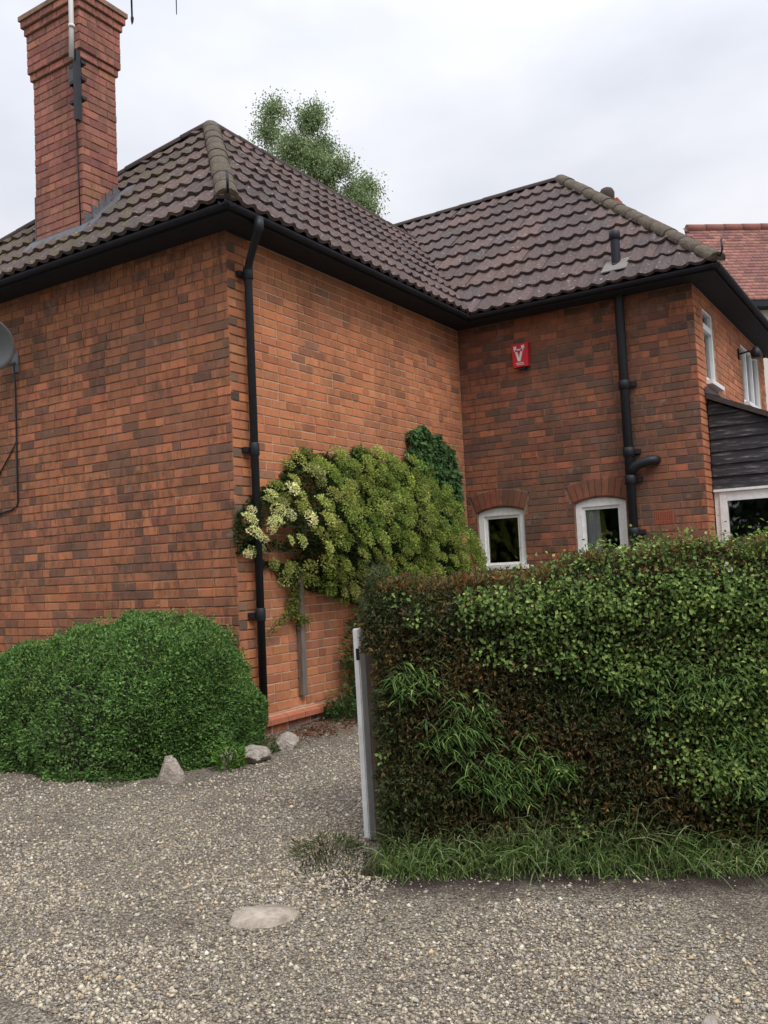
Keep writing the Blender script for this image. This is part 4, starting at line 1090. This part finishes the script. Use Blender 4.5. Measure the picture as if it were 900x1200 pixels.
def bulge(d, q): return .05 + .46*(1-np.exp(-d/.33)) + .03*np.sin(q[:, 0]*9)*np.sin(q[:, 1]*8)
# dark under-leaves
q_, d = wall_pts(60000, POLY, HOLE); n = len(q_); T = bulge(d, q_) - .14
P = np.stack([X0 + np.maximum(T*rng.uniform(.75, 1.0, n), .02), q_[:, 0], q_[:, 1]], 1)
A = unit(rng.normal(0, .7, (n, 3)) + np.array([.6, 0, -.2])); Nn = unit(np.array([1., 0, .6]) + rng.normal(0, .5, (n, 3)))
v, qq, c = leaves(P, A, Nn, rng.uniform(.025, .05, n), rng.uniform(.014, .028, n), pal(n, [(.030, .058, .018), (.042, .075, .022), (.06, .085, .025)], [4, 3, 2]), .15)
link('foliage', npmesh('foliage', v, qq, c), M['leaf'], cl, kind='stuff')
# heads: domes of small leaves/florets, shared meshes
def head_mesh(seed, n=195):
    d = rdir(n); d[:, 2] = np.abs(d[:, 2])*.9 - .15; P = d*np.array([1, 1, .75])*(.068*np.where(np.arange(n)[:, None] < 20, .15, np.where(np.arange(n)[:, None] < 50, .5, 1))*(1+rng.normal(0, .10, (n, 1))))
    return leaves(P, unit(d + rng.normal(0, .6, (n, 3))), unit(d+rng.normal(0, .4, (n, 3))), rng.uniform(.014, .026, n), rng.uniform(.009, .016, n), np.clip(np.ones((n, 3))*(1+rng.normal(0, .22, (n, 1))), .3, 1.8), .2)
HM = []
for k in range(6):
    v, qq, c = head_mesh(k); me = npmesh('flower_head', v, qq, c); me.materials.append(M['leaf_head']); HM.append((me, v, qq, c))
q_, d = wall_pts(5200, POLY, HOLE)
# thin to a loose packing
pick = []
for i in np.argsort(rng.random(len(q_))):
    if all((q_[i, 0]-q_[j, 0])**2 + (q_[i, 1]-q_[j, 1])**2 > .098**2 for j in pick): pick.append(i)
    if len(pick) > 900: break
q_, d = q_[pick], d[pick]; T = bulge(d, q_) + rng.normal(0, .05, len(q_)) + .045
sc_ = []
for i in range(len(q_)):
    P = np.array([X0+T[i]-.01, q_[i, 0], q_[i, 1]]); sc_.append((vis_score(P), i))
sc_.sort(reverse=True); rest_h = []
for rank, (s_, i) in enumerate(sc_):
    yy, zz_ = q_[i]; cream = yy < 6.4 and rng.random() < (1.0 if yy < 6.1 else .35)
    edge = d[i] < .12
    if cream: col = pal(1, [(.84, .82, .44), (.74, .74, .34), (.60, .64, .23)], j=.12)[0]
    elif yy < 6.7 or (edge and rng.random() < .5): col = pal(1, [(.42, .46, .13), (.50, .52, .19), (.32, .37, .09)], j=.15)[0]
    else: col = pal(1, [(.27, .345, .075), (.34, .40, .095), (.195, .28, .06), (.42, .45, .135)], [4, 3, 3, 1], j=.16)[0]
    size = rng.uniform(.75, 1.35)*(.75 if yy < 6.2 else 1)
    nrm = Vector((1, rng.normal(0, .3), .55+rng.normal(0, .25))).normalized()
    if d[i] < .15: nrm = (nrm + Vector((0, 0, .5 if zz_ > 1.7 else -.1))).normalized()
    mt = Matrix.Translation((X0+T[i]-.01, yy, zz_)) @ nrm.to_track_quat('Z', 'Y').to_matrix().to_4x4() @ Matrix.Rotation(rng.uniform(0, 6.28), 4, 'Z') @ Matrix.Scale(size, 4)
    k = int(rng.integers(6))
    if rank < 300:
        o = bpy.data.objects.new('flower_head', HM[k][0]); COL.objects.link(o); o.parent = cl; o.matrix_parent_inverse = Matrix.Translation(-cl.location); o.matrix_basis = mt; o.color = (*map(float, col), 1)
        if cream and False: o['label'] = 'cream flower head'
    else:
        R = np.array(mt.to_3x3()); rest_h.append((HM[k][1] @ R.T + np.array(mt.translation), HM[k][2], HM[k][3]*col))
if rest_h:
    v, qq, c = merge(rest_h); link('flower_mass', npmesh('flower_mass', v, qq, np.clip(c, 0, 1)), M['leaf'], cl, kind='stuff')
# trailing shoots below the left end and stems
b = BM(); parts = []
for path in ([(6.52, 1.36), (6.47, 1.2), (6.44, 1.06), (6.30, .97), (6.13, .89)], [(6.44, 1.07), (6.55, .97), (6.68, .95)], [(6.50, 1.3), (6.52, 1.15), (6.47, 1.05)]):
    pts = np.array(path); tt = np.linspace(0, len(pts)-1, 60); yy = np.interp(tt, range(len(pts)), pts[:, 0]); zz_ = np.interp(tt, range(len(pts)), pts[:, 1])
    b.tube([(X0+.05, a, c_) for a, c_ in path], .006, 6)
    m_ = 420; i = rng.integers(60, size=m_); P = np.stack([X0+.06+rng.normal(0, .025, m_), yy[i]+rng.normal(0, .028, m_), zz_[i]+rng.normal(0, .028, m_)], 1)
    P[:, 0] = np.maximum(P[:, 0], X0+.01)
    parts.append(leaves(P, unit(rng.normal(0, 1, (m_, 3))+np.array([.5, -.2, .2])), unit(np.array([1, 0, .5])+rng.normal(0, .5, (m_, 3))), rng.uniform(.015, .032, m_), .013, pal(m_, [(.24, .26, .05), (.17, .20, .045), (.11, .15, .04)]), .2))
for y1, z1 in ((6.6, 1.5), (7.2, 2.3), (8.3, 2.2), (7.9, 1.5), (6.9, 1.9)):
    b.tube([(X0+.12, 7.6, 0), (X0+.12, 7.58, .6), (X0+.08, 7.5, 1.2), (X0+.08, y1, z1)], [.03, .028, .02, .008], 7)
v, qq, c = merge(parts); link('trailing_shoots', npmesh('trailing_shoots', v, qq, c), M['leaf'], cl, kind='stuff')
link('stem', b.done('stem'), M['bark'], cl)

IVY = [(8.55, 2.45), (8.60, 2.72), (8.70, 2.80), (8.72, 2.98), (8.95, 3.03), (9.05, 3.09), (9.30, 2.99), (9.42, 3.02), (9.62, 2.90), (9.80, 2.74), (9.84, 2.6), (9.98, 2.5), (9.95, 2.2), (10.0, 2.0), (9.5, 1.9), (9.0, 2.2)]
iv = thing('ivy', 'dark glossy ivy climbing the wall above the flowering climber', 'ivy', (X0+.05, 9.3, 0))
q_, d = wall_pts(9000, IVY); n = len(q_); P = np.stack([X0+.03+.10*(1-np.exp(-d/.2))+.05*vnoise(np.stack([q_[:,0],q_[:,1],q_[:,0]*0],1), 14, 9)+rng.normal(0, .02, n), q_[:, 0], q_[:, 1]], 1); P[:, 0] = np.maximum(P[:, 0], X0+.015)
A = unit(np.array([.35, 0, -.8]) + rng.normal(0, .45, (n, 3))); Nn = unit(np.array([1, 0, .5]) + rng.normal(0, .35, (n, 3)))
v, qq, c = leaves(P, A, Nn, rng.uniform(.035, .062, n), rng.uniform(.03, .052, n), pal(n, [(.06, .125, .042), (.08, .155, .052), (.105, .19, .07)], [4, 3, 1.5]), .12)
link('foliage', npmesh('foliage', v, qq, c), M['leaf'], iv, kind='stuff')
link('stem', BM().tube([(X0+.03, 9.4, 0), (X0+.02, 9.35, 1.2), (X0+.02, 9.2, 2.2), (X0+.02, 9.25, 2.9)], [.02, .016, .012, .004], 6).done('stem'), M['bark'], iv)

tag(rbox(X0+.028, 6.625, .05, .075, .27, 1.42, 0, 'wooden_batten', M['wood'], None, .004), 'grey weathered timber batten fixed upright on orange brick wall', 'batten')

def tuft(name, lab, cat, center, rad, hgt, n, ls, ws, cols, wts=None, blade=False, group=None):
    t = thing(name, lab, cat, center, group); c_ = np.array(center)
    a = rng.uniform(0, 6.28, n); r = rad*np.sqrt(rng.random(n)); z = hgt*rng.random(n)*(1-.5*(r/rad)**2)
    P = np.stack([c_[0]+r*np.cos(a), c_[1]+r*np.sin(a), c_[2]+z], 1); P[:, 0] = np.where((P[:, 1] > Y0) & (P[:, 1] < YI), np.maximum(P[:, 0], X0+.10), P[:, 0])
    A = unit(np.stack([np.cos(a), np.sin(a), rng.uniform(.1, 1, n)], 1) + rng.normal(0, .5, (n, 3)))
    if blade: v, q, c = blades(P, A, rng.uniform(*ls, n), rng.uniform(*ws, n), pal(n, cols, wts), .5, 3)
    else: v, q, c = leaves(P, A, unit(np.array([0, 0, 1.])+rng.normal(0, .5, (n, 3))), rng.uniform(*ls, n), rng.uniform(*ws, n), pal(n, cols, wts), .15)
    link('foliage', npmesh('foliage', v, q, c), M['leaf'], t, kind='stuff')
    b = BM()
    for k in range(5):
        an = k*1.3; b.tube([(c_[0], c_[1], -.01), (c_[0]+rad*.4*math.cos(an), c_[1]+rad*.4*math.sin(an), hgt*.7)], [.004, .002], 5)
    link('stem', b.done('stem'), M['bark'], t); return t
wc = [(.055, .11, .03), (.08, .15, .04), (.04, .085, .025)]
tuft('weed', 'tall green weeds growing up the wall behind the white post', 'weeds', (-4.95, 7.40, 0), .30, 1.15, 2600, (.03, .07), (.014, .03), wc)
tuft('weed', 'low spreading green weeds at the foot of the side wall', 'weeds', (-4.92, 7.05, 0), .30, .22, 900, (.03, .06), (.016, .03), wc)
tuft('weed', 'wispy grass-like weed arching beside the batten', 'weeds', (-5.02, 6.98, 0), .13, .35, 260, (.08, .2), (.004, .008), [(.09, .12, .04), (.07, .11, .035)], None, True)
tuft('weed', 'bright light-green leafy weed at the front edge of the shrub', 'weeds', (-4.55, 4.92, 0), .11, .20, 300, (.03, .05), (.02, .03), [(.11, .22, .035), (.08, .17, .03)])
tuft('weed', 'small green weed between the two pale stones', 'weeds', (-4.66, 5.42, 0), .10, .14, 220, (.03, .06), (.008, .014), wc)
tuft('weed', 'scrubby brown and green tuft in front of the post foot', 'weeds', (-2.72, 3.62, 0), .17, .07, 500, (.02, .05), (.005, .01), [(.07, .10, .03), (.13, .10, .05), (.05, .08, .025)])
tuft('weed', 'tiny grass tuft under the front of the shrub', 'weeds', (-5.02, 4.24, 0), .10, .05, 90, (.05, .12), (.004, .008), [(.10, .13, .05), (.07, .11, .035)], None, True)
n = 900; P = np.stack([rng.normal(-4.82, .16, n), rng.normal(6.3, .35, n), rng.uniform(.004, .045, n)], 1); P = P[P[:, 0] > X0+.1]; n = len(P)
v, q, c = leaves(P, unit(rng.normal(0, 1, (n, 3))*np.array([1, 1, .35])), unit(np.array([0, 0, 1.])+rng.normal(0, .4, (n, 3))), rng.uniform(.02, .05, n), rng.uniform(.012, .025, n), pal(n, [(.16, .075, .045), (.11, .06, .04), (.22, .12, .07)]), .2)
link('leaf_litter', npmesh('leaf_litter', v, q, c), M['leaf_dull'], kind='stuff')

# ================================================================== ROCKS
def rock(name, lab, cat, loc, size, seed, mat='rock', flat=1.0, pointy=0.0, sub=4):
    r = np.random.default_rng(seed); bm = bmesh.new(); bmesh.ops.create_icosphere(bm, subdivisions=sub, radius=1)
    pl = [(unit(r.normal(0, 1, 3)), r.uniform(.55, .85)) for _ in range(14)]
    co = np.array([p.co for p in bm.verts])
    for nn, dd in pl:
        k = co @ nn; co = co - np.outer(np.maximum(k-dd, 0)*.97, nn)
    co += .06*vnoise(co, 5, seed)[:, None]*co + .035*vnoise(co, 13, seed+1)[:, None]*co + .02*vnoise(co, 29, seed+2)[:, None]*co
    if pointy: co[:, :2] *= (1 - pointy*np.clip((co[:, 2]+.3), 0, 1.3))[:, None]
    co = co*np.array(size)
    for p, q in zip(bm.verts, co): p.co = q
    for f in bm.faces: f.smooth = False
    me = bpy.data.meshes.new(name); bm.to_mesh(me); bm.free()
    o = link(name, me, M[mat]); o.location = loc; o.rotation_euler = (0, 0, r.uniform(0, 6)); return tag(o, lab, cat)
rock('rock', 'pointed pale rock in front of the green shrub', 'rock', (-4.69, 4.46, .04), (.12, .12, .17), 3, pointy=.5)
rock('rock', 'rounded cream stone nearest the shrub edge, right of the pointed rock', 'rock', (-4.55, 5.20, .03), (.12, .15, .11), 8)
rock('rock', 'small half-hidden stone touching the rounded cream stone', 'rock', (-4.75, 5.10, .03), (.09, .09, .085), 9)
rock('rock', 'greyish flat-topped stone by the foot of the downpipe', 'rock', (-4.62, 5.66, .03), (.14, .11, .10), 12)
rock('rock', 'mossy pale rock at the bottom edge of the lane', 'rock', (-.70, 2.77, -.035), (.13, .08, .05), 15)
rock('rock', 'pale half-buried rock at the right edge of the lane', 'rock', (-.545, 3.11, -.01), (.07, .10, .055), 16)
bm = bmesh.new(); seg = 48; ro = []; ri = []
for k in range(seg):
    a = 2*math.pi*k/seg; r = 1 + .05*math.sin(2*a+.5) + .04*math.sin(5*a+1) + .02*math.sin(9*a); ro.append(bm.verts.new((.135*r*math.cos(a), .115*r*math.sin(a), -.01)))
    ri.append(bm.verts.new((.124*r*math.cos(a), .104*r*math.sin(a), .018+.003*math.sin(3*a))))
for k in range(seg): bm.faces.new([ro[k], ro[(k+1) % seg], ri[(k+1) % seg], ri[k]])
ce = bm.verts.new((0, 0, .028))
for k in range(seg): bm.faces.new([ri[k], ri[(k+1) % seg], ce])
for f in bm.faces: f.smooth = True
me = bpy.data.meshes.new('flat_stone'); bm.to_mesh(me); bm.free()
o = link('flat_stone', me, M['slab']); o.location = (-2.465, 2.83, 0); o.rotation_euler = (0, 0, math.radians(30)); tag(o, 'flat oval sandstone slab set in the gravel', 'stone slab')

# ================================================================== GRAVEL
def scatter(n, xr, yr, s0, s1, seed):
    r = np.random.default_rng(seed)
    P = np.stack([r.uniform(*xr, n), r.uniform(*yr, n)], 1)
    d = P - np.array([0, 0.]); dist = np.linalg.norm(d, axis=1)
    ang = np.degrees(np.arctan2(-P[:, 0], P[:, 1]))-32.4
    keep = (np.abs(ang) < 27) & (r.random(n) < np.clip(3.6/dist, .35, 1)**1.2)
    P3 = np.stack([P[:, 0], P[:, 1], P[:, 0]*0], 1)
    ph = (P - HL[:2]) @ HN[:2]; sh_ = (P - HL[:2]) @ HD[:2]
    keep &= ~((sh_ > -.05) & (ph < .20)) & ~((sh_ > .1) & (ph < .48+.14*vnoise(P3, 6, 2)) & (r.random(n) < .93))
    keep &= ~((P[:, 0] < -4.5) & (P[:, 1] > 4.35) & (P[:, 1] < 5.9)) & ~((P[:, 0] < -5.05) & (P[:, 1] > 5.8))
    keep &= ((P[:, 0]+2.465)**2/.135**2 + (P[:, 1]-2.83)**2/.12**2) > 1
    lane = np.clip((P[:, 0]+2.3)/1.0, 0, 1)
    keep &= r.random(n) < np.clip(.82 + .55*vnoise(P3, 3.2, 5) - .30*lane - .45*np.exp(-((ph-.75)/.16)**2)*(sh_ > -1.6) - .35*np.exp(-((P[:, 0]+4.0+.25*(P[:, 1]-4))/.22)**2), .08, 1)
    P = P[keep]; n = len(P)
    base = np.array([[1, 0, 0], [0, 1, 0], [-1, 0, 0], [0, -1, 0], [0, 0, 1], [0, 0, -1.]])
    sz_ = r.uniform(0, 1, n)**2.2*(s1-s0)+s0
    v = base[None]*(1 + r.uniform(-.35, .35, (n, 6, 1))) + r.normal(0, .22, (n, 6, 3))
    v *= (sz_[:, None]*np.stack([r.uniform(.8, 1.3, n), r.uniform(.7, 1.1, n), r.uniform(.5, .9, n)], 1))[:, None, :]*.5
    a = r.uniform(0, 6.28, n); ca, sa = np.cos(a)[:, None], np.sin(a)[:, None]
    x, y = v[:, :, 0]*ca - v[:, :, 1]*sa, v[:, :, 0]*sa + v[:, :, 1]*ca
    z = v[:, :, 2] + (sz_*.13)[:, None]
    v = np.stack([x+P[:, :1], y+P[:, 1:], z], 2).reshape(-1, 3)
    f = np.array([[0, 1, 4], [1, 2, 4], [2, 3, 4], [3, 0, 4], [1, 0, 5], [2, 1, 5], [3, 2, 5], [0, 3, 5]])
    q = (f[None] + (np.arange(n)*6)[:, None, None]).reshape(-1, 3)
    cols = np.array([(0.448, 0.386, 0.290), (0.543, 0.474, 0.360), (0.342, 0.292, 0.232), (0.637, 0.573, 0.464), (0.212, 0.181, 0.151), (0.389, 0.328, 0.261), (0.531, 0.386, 0.220), (0.319, 0.298, 0.284)])
    i = r.choice(8, n, p=np.array([5, 4, 5, 1.8, 3, 3, .5, 2])/24.3)
    c = np.clip(cols[i]*(1+r.normal(0, .15, (n, 1))), .02, .8)
    return v, q, np.repeat(c, 6, 0)
parts = [scatter(190000, (-7.5, .6), (1.9, 7.4), .008, .026, 1), scatter(90000, (-4.2, .3), (1.9, 4.2), .005, .016, 2)]
v, q, c = merge(parts)
link('gravel', npmesh('gravel', v, q, c, True), M['stone'], kind='stuff')

# ================================================================== BIRCH BEHIND, OVERHANGING TWIGS
tr = thing('birch_tree', 'tall light-leaved tree rising behind the ridge', 'tree', (-14.6, 20.5, 0))
RT = np.array(R0)
cl_px = [(-2.30, 14.85, .55), (-1.75, 14.35, .75), (-2.05, 13.55, .5), (-.85, 14.95, .45), (-.1, 14.95, .5), (.5, 15.0, .4), (-.75, 13.95, .9), (-.1, 13.1, 1.0), (.65, 13.35, .7), (.1, 14.2, .65), (1.2, 12.5, .8), (1.95, 12.2, .6), (.7, 11.8, .9), (1.65, 11.5, .55), (-1.0, 12.8, .7), (-.3, 11.8, 1.1), (2.35, 11.9, .5), (1.9, 12.9, .45), (1.35, 13.2, .5), (2.2, 11.2, .7), (1.1, 12.0, .9), (-2.2, 12.6, .7), (-1.6, 11.5, 1.0), (.2, 10.5, 1.4), (-1.8, 10, 1.3), (1.4, 10.2, 1.0), (0, 9, 1.6)]
ctr = np.array([-14.6, 20.5, 0]); b = BM()
b.tube([ctr+[0, 0, -.1], ctr+[.1, 0, 4], ctr+[0, .1, 8], ctr+RT*-.1+[0, 0, 11], ctr+RT*-.2+[0, 0, 12.6], ctr+RT*-.1+[0, 0, 13.8]], [.24, .19, .13, .07, .035, .01], 10)
parts = []
for (dx, z, r) in cl_px:
    dx = dx*.60-.20; z = 14.6 + (z-15)*.9; r *= .92
    dy = rng.normal(0, .5); cc = ctr + RT*dx*1.02 + np.array([0, dy, z+.02])
    b.tube([ctr+RT*-.05+[0, 0, max(6, z-2.2)], ctr+RT*dx*.5+[0, dy*.5, z-.7], cc], [.03, .018, .006], 6)
    for k in range(int(11*r+4)):
        off_ = rdir(1)[0]*r*rng.random()**.5*np.array([1, 1, .8])
        off_ = off_*1.25; sub = cc + off_; m_ = int(300*r+110); t_ = rng.random(m_)[:, None]**.7
        P = cc + off_*t_ + np.array([0, 0, -.35])*r*(t_**2) + rng.normal(0, 1, (m_, 3))*np.array([.12, .12, .16])*(1+.3*t_)
        parts.append(leaves(P, unit(rng.normal(0, .7, (m_, 3))+np.array([0, 0, -.6])), rdir(m_), rng.uniform(.045, .08, m_), rng.uniform(.035, .055, m_), pal(m_, [(.24, .32, .15), (.30, .38, .19), (.19, .26, .12)]), .1))
        if k % 2 == 0: b.tube([cc, sub], [.007, .003], 4)
v, q, c = merge(parts); link('crown', npmesh('crown', v, q, c), M['leaf'], tr, kind='stuff'); link('trunk', b.done('trunk'), M['bark'], tr)

br = thing('overhanging_branch', 'thin bare twigs dangling into the top of the sky', 'branch', (-2.1, 2.05, 3.5))
link('branch', BM().tube([(-4.2, 1.2, 4.3), (-3.2, 1.6, 4.0), (-2.1, 2.03, 3.72), (-1.6, 2.3, 3.6), (-1.2, 2.5, 3.62)], [.03, .022, .014, .009, .004], 8).done('branch'), M['twig'], br)
for (pts, r) in (([(-2.2, 1.99, 3.74), (-2.188, 2.012, 3.5), (-2.187, 2.014, 3.38), (-2.193, 2.02, 3.262)], [.005, .004, .0035, .003]), ([(-2.06, 2.05, 3.70), (-2.056, 2.092, 3.5), (-2.060, 2.095, 3.375), (-2.066, 2.1, 3.272)], [.0035, .0028, .0022, .0014])):
    link('twig', BM().tube(pts, r, 6).done('twig'), M['twig'], br)
link('bud', BM().tube([(-2.193, 2.02, 3.276), (-2.192, 2.02, 3.266), (-2.194, 2.021, 3.254), (-2.195, 2.021, 3.245)], [.003, .0055, .004, .001], 8).done('bud'), M['twig'], br)

# ================================================================== TREES ACROSS THE LANE (seen only as reflections in the panes)
n = 26000; t = rng.uniform(0, 1, n); sx_ = rng.uniform(-16, 22, n)
hgt = 5.5 + 1.6*np.sin(sx_*.7) + 1.0*np.sin(sx_*1.9+1); z = hgt*rng.random(n)**.8
P = np.stack([sx_, -11 + .35*sx_*0 + rng.normal(0, 1.1, n), z], 1)
v, q, c = leaves(P, rdir(n), rdir(n), rng.uniform(.25, .6, n), rng.uniform(.2, .4, n), pal(n, [(.05, .085, .025), (.07, .11, .03), (.04, .065, .022)]), .15)
link('woodland', npmesh('woodland', v, q, c), M['leaf'], kind='stuff')
n = 16000; sx_ = rng.uniform(-50, -11, n); z = (3.4 + .9*np.sin(sx_*.6) + .5*np.sin(sx_*1.7))*rng.random(n)**.8
P = np.stack([sx_, 24 + rng.normal(0, 1.0, n), z], 1)
v, q, c = leaves(P, rdir(n), rdir(n), rng.uniform(.25, .6, n), rng.uniform(.2, .4, n), pal(n, [(.06, .10, .03), (.08, .125, .035), (.05, .08, .027)]), .15)
link('hedgerow', npmesh('hedgerow', v, q, c), M['leaf'], kind='stuff')

# a few blown leaves and bits of straw lying on the drive
n = 170; P = np.stack([rng.uniform(-6, 0, n), rng.uniform(2.4, 6, n), rng.uniform(.012, .02, n)], 1)
hs_ = (P[:, :2]-HL[:2]) @ HN[:2]; P = P[((hs_ > .25) | ((P[:, :2]-HL[:2]) @ HD[:2] < -.3)) & ~((P[:, 1] > 4.1) & (P[:, 0] < -4.5))]; n = len(P)
v, q, c = leaves(P, unit(rng.normal(0, 1, (n, 3))*np.array([1, 1, .25])), unit(np.array([0, 0, 1.])+rng.normal(0, .3, (n, 3))), rng.uniform(.015, .04, n), rng.uniform(.006, .016, n), pal(n, [(.20, .12, .05), (.28, .21, .09), (.12, .15, .05), (.13, .075, .045)]), .2)
link('fallen_leaves', npmesh('fallen_leaves', v, q, c), M['leaf_dull'], kind='stuff')
